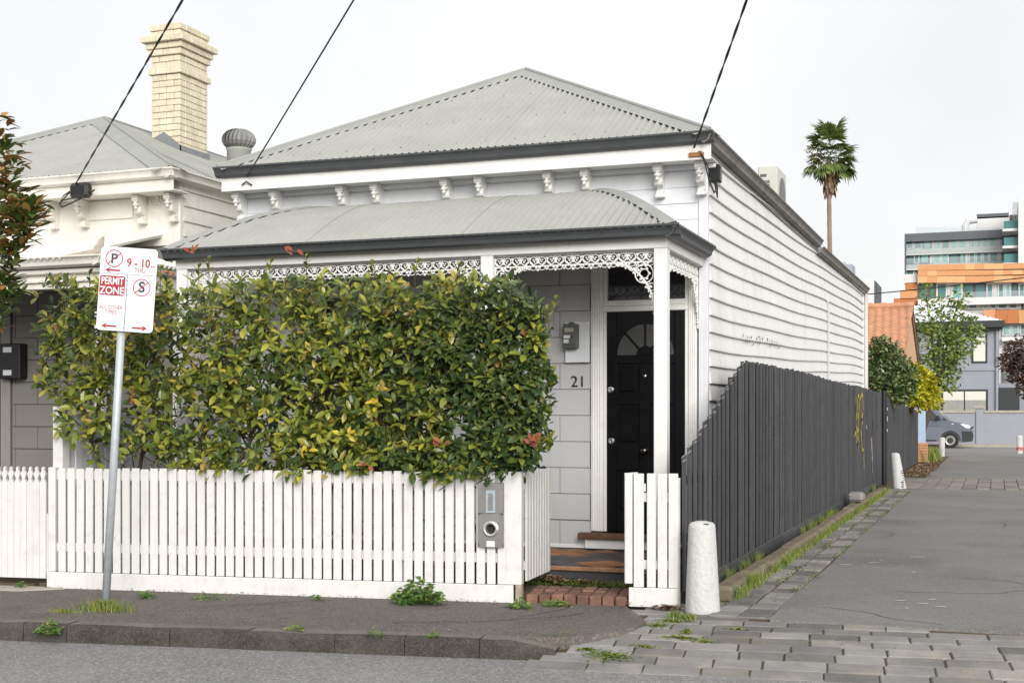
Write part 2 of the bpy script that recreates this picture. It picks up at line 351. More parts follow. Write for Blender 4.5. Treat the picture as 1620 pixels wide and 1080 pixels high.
struct('far_footpath', slab([Vector((-60, 63.2, 0)), Vector((60, 63.2, 0)), Vector((60, 65, 0)), Vector((-60, 65, 0))], .1, -.1), CONC)
struct('lane_verge', slab([Vector((-2.6, 9.9, 0)), Vector((-1.4, 9.9, 0)), Vector((-1.4, 49.2, 0)), Vector((-2.6, 49.2, 0))], -.02, -.12), DIRT)
struct('lane_side_strip', slab([Vector((2.0, 9.4, 0)), Vector((3.2, 9.4, 0)), Vector((3.2, 49.2, 0)), Vector((2.0, 49.2, 0))], .0, -.12), CONC)
ident = lambda x, y, z: Vector((x, y, z))
gut = place('lane_gutter', None, Matrix.Translation((-1.7, 10, -.1))); gut['kind'] = 'structure'
for xr in (-1.95, -1.735):
    y = 9.42 + rnd(0, .1)
    while y < 26.8:
        ln = rnd(.22, .4)
        sett(xr, xr + .205, y, y + ln, lambda q: .002, gut, BLUE, ident, 'gutter_stone'); y += ln
band = place('stone_band', None, Matrix.Translation((0, 29, -.1))); band['kind'] = 'structure'
slab(lanepoly(27.1, 31.6, -2.1), -.012, -.1).build('joint_bed', DIRT, band)
for i in range(15):
    for j in range(8):
        x = -1.95 + i * .265; y = 27.15 + j * .555 + (.2 if i % 2 else 0)
        sett(x, x + .262, y, min(y + .55, 31.6), lambda q: .0, band, pm('pale_bluestone', (.19, .17, .148), .85, .2, 2, .3, 30, objvar=.25), ident, 'paving_stone')
lk = place('lane_kerb', None, Matrix.Translation((-2.0, 10.2, -.1))); lk['kind'] = 'structure'
y = 10.35
while y < 26.2:
    ln = rnd(.9, 1.5); m = MB(); dz = rnd(-.012, .012); h = .085 - .02 * (y > 20)
    m.cbox(-2.11 + rnd(-.012, .012), -1.955 + rnd(-.012, .012), y + .008, min(y + ln, 26.3) - .008, -.12, h + dz, .03); m.build('kerb_stone', SANDK, lk); y += ln

# ------------------------------------------------------------------ the cottage
WY = 12.2; XL, XR = -7.55, -2.54
hs = thing('weatherboard_cottage', 'pale grey weatherboard cottage with iron hip roof, lace-trimmed verandah and black front door', 'house', (-5.05, 12.2, 0))
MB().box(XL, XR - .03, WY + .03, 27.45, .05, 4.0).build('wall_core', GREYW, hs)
# ashlar boards under the verandah: blocks with recessed joints, each a piece
DX0, DX1 = -3.665, -2.625                          # door surround
zs = [.43 + .2535 * i for i in range(10)]
wins = (-6.75, -5.35, .75, 2.75)
rowi = 0
for z in [.19] + zs:
    hgt = .235 if z == .19 else .2535
    x = XL + .005
    if z == .19: lens = [.62] * 20
    off = .62 if rowi % 2 else .31
    edges = [XL]; xx = -3.99 + (.31 if rowi % 2 else 0) - .62 * 8
    while xx < XR - .09:
        if xx > XL + .05: edges.append(xx)
        xx += .62
    edges.append(XR - .085)
    for e0, e1 in zip(edges, edges[1:]):
        segs = [(e0, e1)]
        def cut(segs, c0, c1):
            o = []
            for p, q in segs:
                if q <= c0 or p >= c1: o.append((p, q)); continue
                if p < c0: o.append((p, c0))
                if q > c1: o.append((c1, q))
            return o
        if z < 2.9: segs = cut(segs, DX0, DX1)
        if wins[2] - .05 < z + hgt * .5 < wins[3]: segs = cut(segs, wins[0], wins[1])
        for p, q in segs:
            if q - p > .03:
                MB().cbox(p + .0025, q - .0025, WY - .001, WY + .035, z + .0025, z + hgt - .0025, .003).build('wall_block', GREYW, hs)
    rowi += 1
MB().cbox(XL, -3.67, WY - .012, WY + .01, .16, .196, .003).build('skirting', WHITE, hs)
# frieze wall above the verandah roof: wide smooth boards
for i in range(7):
    z0 = 2.984 + i * .152
    MB().cbox(XL + .06, XR - .075, WY - .008, WY + .02, z0, z0 + .1495, .0015).build('frieze_board', GREYF, hs)
MB().cbox(XR - .075, XR + .012, WY - .022, WY + .06, .16, 3.95, .004).build('corner_board', GREYF, hs)
MB().cbox(XL - .01, XL + .06, WY - .022, WY + .06, .16, 3.95, .004).build('corner_board', GREYF, hs)
MB().cbox(-3.0, -2.64, WY - .0145, WY - .004, 3.44 + .0, 3.455, .003).build('frieze_moulding', GREYF, hs)
# side weatherboards (the house has settled: boards climb towards the rear)
def settle(y): t = min(1, max(0, (y - 12.6) / 14.0)); return .34 * (t * t * (3 - 2 * t) * .5 + t * .5) + .006 * math.sin(y * 1.3)
for i in range(26):
    z0 = -.03 + i * .1615
    if z0 + settle(12.2) > 4.0: break
    n = 18; V = []; jig = rnd(-.004, .004)
    for k in range(n + 1):
        y = WY + .06 + (27.5 - WY - .06) * k / n; d = settle(y) + jig + rnd(-.001, .001)
        zz0 = min(z0 + d, 3.99); zz1 = min(z0 + d + .175, 4.0)
        V += [(XR - .012, y, zz0), (XR + .030, y, zz0), (XR + .031, y, zz0 + (.012 if zz1 > zz0 + .02 else .002)), (XR + .003, y, zz1), (XR - .012, y, zz1)]
    if V[0][2] >= 3.985: continue
    m = MB().add(V, [(k * 5 + j, k * 5 + (j + 1) % 5, (k + 1) * 5 + (j + 1) % 5, (k + 1) * 5 + j) for k in range(n) for j in range(5)] + [(4, 3, 2, 1, 0), tuple(n * 5 + j for j in range(5))])
    m.build('weatherboard', BOARDW, hs)
MB().cbox(XR - .05, XR + .03, 27.5, 27.56, 0, 4.0).build('corner_board', WHITE, hs)
# main roof
EZ = 4.025; EY = 11.84; EXL, EXR = -7.64, -2.44; AP = Vector((-5.05, 14.19, 5.385)); RB = 20.2
def sheets(o, e, sdir, length, Lfn, name, parent, mat=ROOFM, pitch=.076, amp=.0165, width=.762, seg=8, curve=None):
    """corrugated sheets: o origin, e along the eave, sdir up the slope, Lfn(e)->slope length"""
    o = Vector(o); e = Vector(e).normalized(); sdir = Vector(sdir).normalized(); nrm = e.cross(sdir); nrm = nrm if nrm.z > 0 else -nrm
    k = 0; x = 0.
    while x < length - .02:
        x1 = min(x + width + .02, length); n = max(2, int((x1 - x) / (pitch / seg))); V = []; lift = .002 * (k % 2) + rnd(0, .0015); cutoff = rnd(-.012, .012)
        for i in range(n + 1):
            q = x + (x1 - x) * i / n; L = Lfn(q); h = amp * math.cos(2 * math.pi * q / pitch) + lift
            for t in (0, 1): V.append(o + e * q + sdir * (L * t if t else min(cutoff, 0)) + nrm * h)
        m = MB().add(V, [(2 * i, 2 * i + 2, 2 * i + 3, 2 * i + 1) for i in range(n)])
        m.build(name, mat, parent, smooth=True); x += width; k += 1
fs = Vector((0, AP.y - EY, AP.z - EZ)); FL = fs.length; half = (EXR - EXL) / 2
sheets((EXL, EY, EZ), (1, 0, 0), fs, EXR - EXL, lambda q: max(.01, FL * min(q, EXR - EXL - q) / half), 'roof_sheet', hs)
for sgn in (1, -1):
    ex = EXR if sgn > 0 else EXL
    sv = Vector((AP.x - ex, 0, AP.z - EZ)); SL = sv.length; run = AP.y - EY
    sheets((ex, EY, EZ), (0, 1, 0), sv, RB - EY, lambda q: max(.01, SL * min(1, q / run)), 'roof_sheet', hs, seg=4)
MB().prism([(EXL, EZ - .02), (EXR, EZ - .02), (AP.x, AP.z - .02)], lambda p, q, t: (p, t, q), RB - .05, RB).build('rear_gable', WHITE, hs)
def capping(a, b, w1, w2, parent, mat=CAPM, name='hip_capping', lift=.014, roll=.022):
    a = Vector(a); b = Vector(b); m = MB(); L = Vector((0, 0, lift))
    m.add([a + L * 1.8, b + L * 1.8, b + w1 + L, a + w1 + L, b + w2 + L, a + w2 + L], [(0, 1, 2, 3), (1, 0, 5, 4)])
    m.tube([a + L * 1.6, b + L * 1.6], roll, 8)
    m.build(name, mat, parent)
scw = MB()
for t_, in ((.06,), (.33,), (.62,)):
    q_ = .2
    while q_ < EXR - EXL - .2:
        L_ = FL * min(q_, EXR - EXL - q_) / half
        if L_ > FL * t_ + .2: p_ = Vector((EXL + round(q_ / .076) * .076, EY, EZ)) + fs.normalized() * FL * t_ + Vector((0, -.009, .016)); scw.blob(p_, .009)
        q_ += .304
scw.build('roof_screws', SOFM, hs, kind='stuff')
for ex, sg in ((EXL, 1), (EXR, -1)):
    a = Vector((ex, EY, EZ)); dirv = (AP - a).normalized()
    f1 = Vector((sg, 0, 0)) ; f1 = (f1 - dirv * f1.dot(dirv)).normalized() * .155    # lies in the front plane
    sdv = Vector((0, 1, 0)); s1 = (sdv - dirv * sdv.dot(dirv)).normalized() * .155
    capping(a, AP, f1, s1, hs)
capping(AP, (AP.x, RB, AP.z), Vector((.13, 0, -.068)), Vector((-.13, 0, -.068)), hs, name='ridge_capping')
# rear lower roof
MB().hexa([(XL, RB, 3.9), (XR + .06, RB, 3.9), (XR + .06, 27.7, 3.9), (XL, 27.7, 3.9), (XL, RB, 4.6), (XR + .08, RB, 3.98), (XR + .08, 27.7, 3.98), (XL, 27.7, 4.6)]).build('rear_roof', ROOFM, hs)
# gutters
gprof = [(0, 0), (-.03, .003), (-.062, .02), (-.07, .05), (-.085, .075), (-.105, .09), (-.105, .105), (-.098, .105), (-.095, .092), (-.078, .08), (-.062, .05), (-.052, .026), (-.026, .012), (0, .01)]
def gutter(x0, x1, y, z, parent, mat=GUTM, n=6, sag=.006):
    V = []; L = len(gprof)
    for k in range(n + 1):
        x = x0 + (x1 - x0) * k / n; d = -sag * math.sin(math.pi * k / n)
        for p, q in gprof: V.append((x, y + p, z + q + d))
    return MB().add(V, [(k * L + j, (k + 1) * L + j, (k + 1) * L + (j + 1) % L, k * L + (j + 1) % L) for k in range(n) for j in range(L)] + [tuple(range(L)), tuple(n * L + L - 1 - j for j in range(L))]).build('gutter', mat, parent)
def gutter_side(x, y0, y1, z, parent, mat=GUTM, n=6, sag=.0, dz=0.):
    V = []; L = len(gprof)
    for k in range(n + 1):
        y = y0 + (y1 - y0) * k / n; d = -sag * math.sin(math.pi * k / n) + dz * k / n
        for p, q in gprof: V.append((x - p, y, z + q + d))
    return MB().add(V, [(k * L + j, k * L + (j + 1) % L, (k + 1) * L + (j + 1) % L, (k + 1) * L + j) for k in range(n) for j in range(L)] + [tuple(L - 1 - j for j in range(L)), tuple(n * L + j for j in range(L))]).build('gutter', mat, parent)
gutter(EXL - .02, EXR + .04, 11.885, 3.925, hs, sag=.012)
gutter_side(XR + .035, 11.8, 20.0, 3.925, hs, SOFM, dz=.02)
gutter_side(XR + .035, 20.0, 27.7, 3.86, hs, SOFM, dz=.06)
MB().cbox(EXL + .02, EXR - .0, 11.888, 11.915, 3.785, 3.93, .004).build('fascia_board', WHITE, hs)
MB().cbox(EXL + .02, EXR + .0, 11.918, 12.22, 3.80, 3.815, .003).build('soffit_board', WHITE, hs)
MB().cbox(EXL + .02, EXR - .01, 12.15, 12.188, 3.755, 3.80, .008).build('cornice_moulding', GREYF, hs)
MB().cbox(XR + .0, XR + .03, 11.92, 27.5, 3.88, 3.945, .003).build('fascia_board', SOFM, hs)
# corbels
cm = MB()
cp = [(0, 0), (.185, 0), (.185, -.075), (.15, -.078), (.16, -.1), (.125, -.118), (.135, -.15), (.125, -.18), (.095, -.2), (.05, -.212), (.045, -.232), (.085, -.238), (.085, -.272), (0, -.275)]
cm.prism(cp, lambda p, q, t: (t, -p, q), -.032, .032)
cm.cbox(-.04, .04, -.2, -.1, -.062, 0, .005)
cm.lathe([(.01, -.155), (.022, -.145), (.012, -.13), (.03, -.112), (.034, -.1), (.016, -.085), (.022, -.07), (.022, -.06)], (0, -.172, 0), 10)
cm.tube([(-.036, -.1, -.16), (.036, -.1, -.16)], .036, 10); cm.cbox(-.042, .042, -.09, 0, -.3, -.272, .004)
cme = mesh_of(cm, 'corbel', WHITE)
for px in (438, 543, 597, 707, 761, 869, 928, 1043): 
    p = onY(px, 280, WY - .1); inst('corbel', cme, (p.x, WY - .008, 3.798), hs)
inst('corbel', cme, (XR - .035, WY - .02, 3.798), hs); inst('corbel', cme, (XL + .03, WY - .02, 3.798), hs)
# downpipe, conduit on the lane wall
MB().tube([(XR + .06, 27.62, 3.9), (XR + .06, 27.62, .1)], .045, 10).build('downpipe', pm('pipe_grey', (.5, .49, .46), .5, .06), hs, smooth=True)
MB().tube([(XR + .0, 21.35, 3.27), (XR + .04, 21.38, 3.25), (XR + .045, 21.4, 3.2), (XR + .045, 21.4, .3)], .014, 8).build('conduit', pm('pipe_grey2', (.5, .5, .5), .5, .05), hs)
# scribbled tags on one board
TAG = pm('marker_tag', (.10, .10, .12), .7, .3, 30)
def scrawl(pts3, wd, name, mat, parent):
    m = MB()
    for pts in pts3:
        for (y0, z0), (y1, z1) in zip(pts, pts[1:]):
            d = Vector((0, y1 - y0, z1 - z0)); 
            if d.length < 1e-5: continue
            nrm = Vector((0, -d.z, d.y)).normalized() * wd / 2; X = scrawl.x
            a = Vector((X, y0, z0)) - d * .06; b_ = Vector((X, y1, z1)) + d * .06
            m.add([a - nrm, b_ - nrm, b_ + nrm, a + nrm], [(0, 1, 2, 3)])
    return m.build(name, mat, parent)
scrawl.x = XR + .0305
random.seed(5); st_ = []
for (y0, y1, zc) in ((13.9, 14.6, 2.26), (14.75, 15.2, 2.3), (15.5, 16.6, 2.3)):
    y = y0
    while y < y1:
        st_.append([(y + rnd(-.03, .06), zc + rnd(-.05, .05)) for _ in range(4)]); y += .13
scrawl(st_, .012, 'scribbled_tag', TAG, hs)
# ---- verandah
VF = .157
vfloor = MB().box(-7.5, XR - .04, 10.72, WY - .002, -.05, VF - .012).build('verandah_slab', SLABM, hs)
MB().cbox(-7.5, XR - .03, 10.69, 10.74, VF - .035, VF + .001, .006).build('verandah_edge', pm('worn_edge', (.3, .16, .09), .7, .3, 15), hs)
tl = .2; far = [MB(), MB()]; q = tl / math.sqrt(2)
i = 0; tme = {}
for mt, nm in ((TILEO, 0), (TILED, 1)):
    mm = MB(); c = .003; r_ = q - c
    mm.add([(-r_, 0, 0), (0, -r_, 0), (r_, 0, 0), (0, r_, 0), (-r_, 0, -.012), (0, -r_, -.012), (r_, 0, -.012), (0, r_, -.012)], [(0, 1, 2, 3), (4, 5, 1, 0), (5, 6, 2, 1), (6, 7, 3, 2), (7, 4, 0, 3)])
    tme[nm] = mesh_of(mm, 'floor_tile', mt)
ny = int(1.45 / q)
for j in range(0, 11):
    for k in range(-40, 10):
        if (j + k) % 2: continue
        x = -3.2 + k * q; y = 10.74 + q + j * q
        if x - q < -7.5 or x + q > XR - .05 or y + q > WY - .01: continue
        nm = int(((j + k) // 2 * 3 + j * 2) % 5 in (1, 3, 4)) if random.random() < .8 else random.randint(0, 1)
        if x > -4.6: inst('floor_tile', tme[nm], (x, y, VF + rnd(-.0015, .0015)), hs)
        else: far[nm].add([(x + a, y + b_, VF) for a, b_ in ((-q + .003, 0), (0, -q + .003), (q - .003, 0), (0, q - .003))], [(0, 1, 2, 3)])
for nm, mt in ((0, TILEO), (1, TILED)): far[nm].build('floor_tiles', mt, hs, kind='stuff')
PX = (-2.62, -4.172, -7.30); PYc = 10.75
for x in PX:
    MB().cbox(x - .056, x + .056, PYc - .056, PYc + .056, VF, 2.84, .006).build('verandah_post', WHITE, hs)
MB().cbox(-7.36, XR - .02, PYc - .062, PYc + .05, 2.838, 2.95, .004).build('verandah_beam', WHITE, hs)
MB().cbox(-2.678, -2.565, PYc + .052, WY - .03, 2.838, 2.95, .004).build('verandah_beam', WHITE, hs)
MB().cbox(-7.36, -7.26, PYc + .052, WY - .03, 2.838, 2.95, .004).build('verandah_beam', WHITE, hs)
MB().cbox(-7.40, -2.505, PYc - .115, PYc - .07, 2.925, 2.985, .008).build('verandah_moulding', WHITE, hs)
MB().cbox(-2.563, -2.505, PYc - .068, WY - .03, 2.925, 2.985, .008).build('verandah_moulding', WHITE, hs)
gutter(-7.42, -2.42, 10.63, 2.912, hs, sag=.005); gutter_side(-2.54, 10.53, 12.12, 2.912, hs)
VX0, VX1, VY0, VZ0, VZ1 = -7.40, -2.445, 10.53, 3.0, 3.575; HR, HL = 1.29, 1.0
def vz(t): return VZ0 + (VZ1 - VZ0) * math.sin(math.pi / 2 * t * .98) / math.sin(math.pi / 2 * .98)
x = VX0; kk = 0
while x < VX1 - .02:
    x1 = min(x + .782, VX1); n = int((x1 - x) / .0095); V = []; NT = 10
    for i in range(n + 1):
        q_ = x + (x1 - x) * i / n; tm = max(.02, min(1, (q_ - VX0) / HL, (VX1 - q_) / HR)); h = .014 * math.cos(2 * math.pi * q_ / .076) + .002 * (kk % 2)
        for j in range(NT + 1):
            t = tm * j / NT; V.append((q_, VY0 + (WY - VY0) * t - h * .3, vz(t) + h))
    MB().add(V, [(i * (NT + 1) + j, (i + 1) * (NT + 1) + j, (i + 1) * (NT + 1) + j + 1, i * (NT + 1) + j + 1) for i in range(n) for j in range(NT)]).build('verandah_roof_sheet', ROOFM, hs, smooth=True)
    x += .762; kk += 1
for xe, hr, sg in ((VX1, HR, -1), (VX0, HL, 1)):
    n = int((WY - VY0) / .0095); V = []; NT = 10
    for i in range(n + 1):
        yy = VY0 + (WY - VY0) * i / n; tm = max(.02, i / n); h = .014 * math.cos(2 * math.pi * yy / .076)
        for j in range(NT + 1):
            t = tm * j / NT; V.append((xe + sg * hr * t, yy, vz(t) + h))
    fl = [(i * (NT + 1) + j, (i + 1) * (NT + 1) + j, (i + 1) * (NT + 1) + j + 1, i * (NT + 1) + j + 1) for i in range(n) for j in range(NT)]
    MB().add(V, fl).build('verandah_roof_sheet', ROOFM, hs, smooth=True)
    V = []; NC = 14                                    # curved hip capping with scalloped edge
    for j in range(NC * 3 + 1):
        t = j / (NC * 3); p = Vector((xe + sg * hr * t, VY0 + (WY - VY0) * t, vz(t) + .02)); sc_ = .012 * (j % 3 - 1)
        V += [p + Vector((sg * (.10 + sc_), 0, -.006)), p + Vector((0, 0, .012)), p + Vector((0, .10 + sc_, -.006))]
    MB().add(V, [(3 * j + a, 3 * j + 3 + a, 3 * j + 4 + a, 3 * j + 1 + a) for j in range(NC * 3) for a in (0, 1)]).build('hip_capping', CAPM, hs)
MB().cbox(VX0 + HL, VX1 - HR, WY - .03, WY - .012, VZ1 - .03, VZ1 + .02, .004).build('wall_flashing', CAPM, hs)
# verandah ceiling boards
MB().cbox(-7.38, XR - .05, PYc + .06, WY - .004, 2.955, 2.975, .003).build('verandah_ceiling', WHITE, hs)
# ---- iron lace
def lace(p0, p1, zt, br0, br1, parent):
    p0 = Vector(p0); p1 = Vector(p1); L = (p1 - p0).length; u = (p1 - p0) / L; zv = Vector((0, 0, 1)); m = MB(); T = .006
    P = lambda s_, z_: Vector((p0.x + u.x * s_, p0.y + u.y * s_, zt + z_))
    def trefoil(s_, z_, r=.011, dn=(0, -1)):
        dx, dz = dn
        m.blob(P(s_ + dx * r * 1.7, z_ + dz * r * 1.7), r * .95); m.blob(P(s_ - dz * r * 1.1, z_ + dx * r * 1.1), r * .9); m.blob(P(s_ + dz * r * 1.1, z_ - dx * r * 1.1), r * .9)
    for zz, r in ((-.004, .006), (-.098, .007)): m.tube([P(0, zz), P(L, zz)], r, 6)
    n = max(1, round(L / .155)); W = L / n
    for i in range(n):
        c = (i + .5) * W
        for sg in (-1, 1):
            m.ring(P(c + sg * W * .25, -.052), u, zv, .033, .0055, 14, 5)
            trefoil(c + sg * W * .25 - sg * .008, -.043, .0095, (0, -1))
            m.ring(P(c + sg * W * .5, -.096), u, zv, W * .23, .005, 8, 5, math.pi * (.5 if sg > 0 else .0), math.pi * (1 if sg > 0 else .5))
        m.blob(P(c, -.05), .012, .009, .03); m.blob(P(c - W / 2 + .004, -.03), .016, .009, .013); trefoil(c, -.02, .009)
        trefoil(c, -.108, .014); trefoil(c - W / 2, -.105, .011); 
        m.ring(P(c - W / 4, -.1), u, zv, W * .2, .004, 8, 4, math.pi, 2 * math.pi); m.ring(P(c + W / 4, -.1), u, zv, W * .2, .004, 8, 4, math.pi, 2 * math.pi)
    m.build('lace_frieze', WHITE, parent)
    for end, wd, ht in ((0, *br0), (1, *br1)):
        if wd == 0: continue
        m = MB(); S = lambda s_: s_ if end == 0 else L - s_
        pts = []
        for k in range(15):
            t = k / 14; pts.append((wd * (1 - t) ** 1.7, -.10 - ht * t ** 1.7))
        m.tube([P(S(a), b_) for a, b_ in pts], .0075, 6)
        for k in range(1, 15):
            a, b_ = pts[k]; nx, nz_ = (.75, -.66)
            sx = nx if end == 0 else -nx
            trefoil(S(a), b_, .012 if k % 2 else .009, (sx, nz_))
        m.ring(P(S(wd * .26), -.10 - wd * .27), u, zv, wd * .22, .006, 18, 5); m.ring(P(S(wd * .26), -.10 - wd * .27), u, zv, wd * .11, .005, 12, 5)
        for k in range(6):
            t = k * math.pi / 3; m.blob(P(S(wd * .26 + wd * .13 * math.cos(t)), -.1 - wd * .27 + wd * .13 * math.sin(t)), .012)
        m.ring(P(S(wd * .55), -.10 - wd * .09), u, zv, wd * .1, .005, 12, 5); m.ring(P(S(wd * .09), -.10 - ht * .5), u, zv, wd * .09, .005, 12, 5)
        m.ring(P(S(wd * .07), -.10 - ht * .68), u, zv, wd * .06, .004, 10, 5)
        for (a, b_) in ((.5, -.16), (.1, -.62), (.06, -.8), (.4, -.2), (.3, -.5)): m.blob(P(S(wd * a), -.1 + ht * b_ * .8), .014)
        m.tube([P(S(.006), -.1), P(S(.006), -.1 - ht)], .006, 5)
        m.build('lace_bracket', WHITE, parent)
lace((-4.115, PYc, 0), (-2.677, PYc, 0), 2.832, (.32, .40), (.36, .42), hs)
lace((-7.243, PYc, 0), (-4.229, PYc, 0), 2.832, (.36, .42), (.32, .40), hs)
lace((-2.62, PYc + .058, 0), (-2.62, WY - .03, 0), 2.832, (.36, .42), (.36, .46), hs)
# ---- door and surround
def arch(x0, x1, y, z0, z1):
    w_ = x1 - x0; m = MB().cbox(x0, x1, y, y + .035, z0, z1, .005)
    for k in range(4): m.cbox(x0 + w_ * (.14 + k * .2), x0 + w_ * (.24 + k * .2), y - .006, y + .01, z0 + .002, z1 - .002, .003)
    return m
arch(-3.665, -3.545, WY - .03, .33, 2.94).build('architrave', WHITE, hs); arch(-2.715, -2.632, WY - .03, .33, 2.94).build('architrave', WHITE, hs)
MB().cbox(-3.543, -3.505, WY - .024, WY + .10, .33, 2.92, .004).build('door_jamb', WHITE, hs); MB().cbox(-2.745, -2.717, WY - .024, WY + .10, .33, 2.92, .004).build('door_jamb', WHITE, hs)
MB().cbox(-3.67, -2.63, WY - .032, WY + .02, 2.87, 2.96, .005).build('door_head', WHITE, hs)
MB().cbox(-3.56, -2.72, WY - .04, WY + .06, 2.437, 2.49, .006).cbox(-3.545, -2.725, WY - .026, WY + .05, 2.492, 2.545, .006).build('transom_bar', WHITE, hs)
fan = MB().box(-3.52, -2.735, WY + .02, WY + .026, 2.53, 2.88).build('transom_pane', GLASS, hs)
MB().box(-3.505, -2.745, WY - .012, WY + .02, .3, 2.44).build('door_backing', BLACKD, hs)
door = MB().box(-3.505, -2.745, WY - .016, WY - .004, .335, 2.437).build('door', BLACKD, hs)
mid = (-3.505 - 2.745) / 2
def dp(x, y): p = onY(x, y, WY - .03); return p.x, p.z
# stiles and rails stand proud of the panels
DY0, DY1 = WY - .034, WY - .0155
Lx, Rx = -3.505, -2.745; ax0, ax1 = Lx + .095, Rx - .095; mx0, mx1 = mid - .055, mid + .055
zb = (.50, .56)
ZP = [(.52, .92), (1.16, 1.55), (1.64, 1.94)]; AZ = 2.02; AR = (ax1 - ax0) / 2
for (x0, x1, z0, z1) in ((Lx, ax0, .336, 2.436), (ax1, Rx, .336, 2.436)): MB().cbox(x0, x1, DY0, DY1, z0, z1, .004).build('stile', BLACKD, door)
MB().cbox(mx0, mx1, DY0, DY1, .52, 1.94, .004).build('muntin', BLACKD, door)
for z0, z1 in ((.336, .52), (.92, 1.16), (1.55, 1.64), (1.94, AZ)):
    if z0 in (.92, 1.55): MB().cbox(ax0 + .001, mx0 - .001, DY0, DY1, z0, z1, .004).cbox(mx1 + .001, ax1 - .001, DY0, DY1, z0, z1, .004).build('rail', BLACKD, door)
    else: MB().cbox(ax0 + .001, ax1 - .001, DY0, DY1, z0, z1, .004).build('rail', BLACKD, door)
for z0, z1 in ZP:
    for x0, x1 in ((ax0, mx0), (mx1, ax1)):
        a = .035
        MB().cbox(x0 + a, x1 - a, WY - .029, WY - .0165, z0 + a, z1 - a, .009).build('raised_panel', BLACKD, door)
# arched light: head of the door with a half-round opening
n = 20; V = []; fcs = []
for k in range(n + 1):
    t = math.pi * k / n; cx, cz = mid + AR * .99 * math.cos(t), AZ + .30 * math.sin(t)
    V += [(cx, DY0, cz), (cx, DY0, 2.436), (cx, DY1, cz)]
m = MB().add(V, [(3 * k, 3 * k + 1, 3 * k + 4, 3 * k + 3) for k in range(n)] + [(3 * k, 3 * k + 3, 3 * k + 5, 3 * k + 2) for k in range(n)]); m.build('arched_head', BLACKD, door)
m = MB().add([(mid + (AR - .004) * math.cos(math.pi * k / n), WY - .0185, AZ + .297 * math.sin(math.pi * k / n)) for k in range(n + 1)], [tuple(range(n + 1))]); m.build('arched_pane', FROST, door)
for ang in (45, 90, 135):
    t = R(ang); MB().tube([(mid + .07 * math.cos(t), WY - .024, AZ + .07 * math.sin(t)), (mid + .98 * AR * math.cos(t), WY - .024, AZ + .295 * math.sin(t))], .011, 6).build('glazing_bar', BLACKD, door)
m = MB().prism([(.085 * math.cos(math.pi * k / 12), .085 * math.sin(math.pi * k / 12)) for k in range(13)], lambda p, q_, t: (mid + p, t, AZ + q_), WY - .033, WY - .019); m.build('fan_boss', BLACKD, door)
kx, kz = dp(1024, 713)
MB().lathe([(.034, .0), (.034, -.008), (.014, -.014), (.014, -.035), (.03, -.045), (.036, -.06), (.026, -.076), (.004, -.08)], (mid, DY0, kz), 18, 'y').build('door_knob', pm('dark_bronze', (.12, .1, .09), .25, .1, metal=1.), door, smooth=True)
for (x, y, r_) in ((1024, 594.5, .014), (967, 616, .03), (968, 697, .03)):
    a, b_ = dp(x, y); MB().lathe([(r_, .002), (r_, -.01), (r_ * .8, -.016), (r_ * .45, -.018), (r_ * .4, -.012), (.002, -.012)], (max(a, Lx + .04) if r_ > .02 else mid, DY0, b_), 18, 'y').build('door_lock', CHROME, door)
MB().cbox(-3.545, -2.72, WY - .02, WY + .0, .312, .335, .003).build('threshold', BLACKD, hs)
MB().cbox(-3.775, -2.66, WY - .11, WY - .0145, .262, .318, .006).build('door_step', TIMBER, hs)
MB().cbox(-3.72, -2.66, WY - .06, WY - .0145, .165, .26, .004).build('step_riser', WHITE, hs)
# front window behind the hedge
wn = MB().box(wins[0] + .08, wins[1] - .08, WY + .005, WY + .02, wins[2] + .06, wins[3] - .06).build('window', GLASS, hs)
for (x0, x1, z0, z1) in ((wins[0], wins[0] + .09, wins[2], wins[3]), (wins[1] - .09, wins[1], wins[2], wins[3]), (wins[0] + .091, wins[1] - .091, wins[3] - .09, wins[3]), (wins[0] + .091, wins[1] - .091, wins[2], wins[2] + .08), (-6.09, -6.01, wins[2] + .081, wins[3] - .091), (wins[0] + .091, -6.091, 1.72, 1.77), (-6.009, wins[1] - .091, 1.72, 1.77)):
    MB().cbox(x0, x1, WY - .03, WY + .03, z0, z1, .005).build('window_frame', WHITE, wn)
MB().cbox(wins[0] - .05, wins[1] + .05, WY - .08, WY - .002, wins[2] - .06, wins[2] - .001, .005).build('window_sill', WHITE, wn)
# meter box and number
mb_ = MB().cbox(-3.92, -3.68, WY - .05, WY - .002, 1.955, 2.35, .004).build('meter_board', GREYF, hs)
mt_ = MB().cbox(-3.91, -3.775, WY - .15, WY - .052, 2.09, 2.325, .008).cbox(-3.905, -3.785, WY - .158, WY - .148, 2.12, 2.30, .006).cbox(-3.86, -3.82, WY - .12, WY - .06, 2.32, 2.345, .004).build('electricity_meter', GREYM, mb_)
MB().cbox(-3.893, -3.80, WY - .163, WY - .156, 2.245, 2.285, .002).build('meter_display', pm('lcd', (.35, .34, .28), .3, .1, 80), mb_)
MB().cbox(-3.9, -3.85, WY - .163, WY - .156, 2.14, 2.175, .002).cbox(-3.9, -3.835, WY - .162, WY - .1565, 2.185, 2.215, .002).build('meter_label', PAPER, mb_)
MB().lathe([(.009, .0), (.009, -.006), (.002, -.007)], (-3.815, WY - .157, 2.2), 10, 'y').build('meter_button', BLACKP, mb_)
for ch, x in (('2', 914 - 5.5), ('1', 914 + 6.5)):
    p = onY(x, 604, WY - .012)
    me = text_mesh(ch, .152, SIGNB, 0, .004); place('house_number', me, Matrix.Translation((p.x, WY - .008, p.z)) @ Matrix.Rotation(R(90), 4, 'X'), hs)
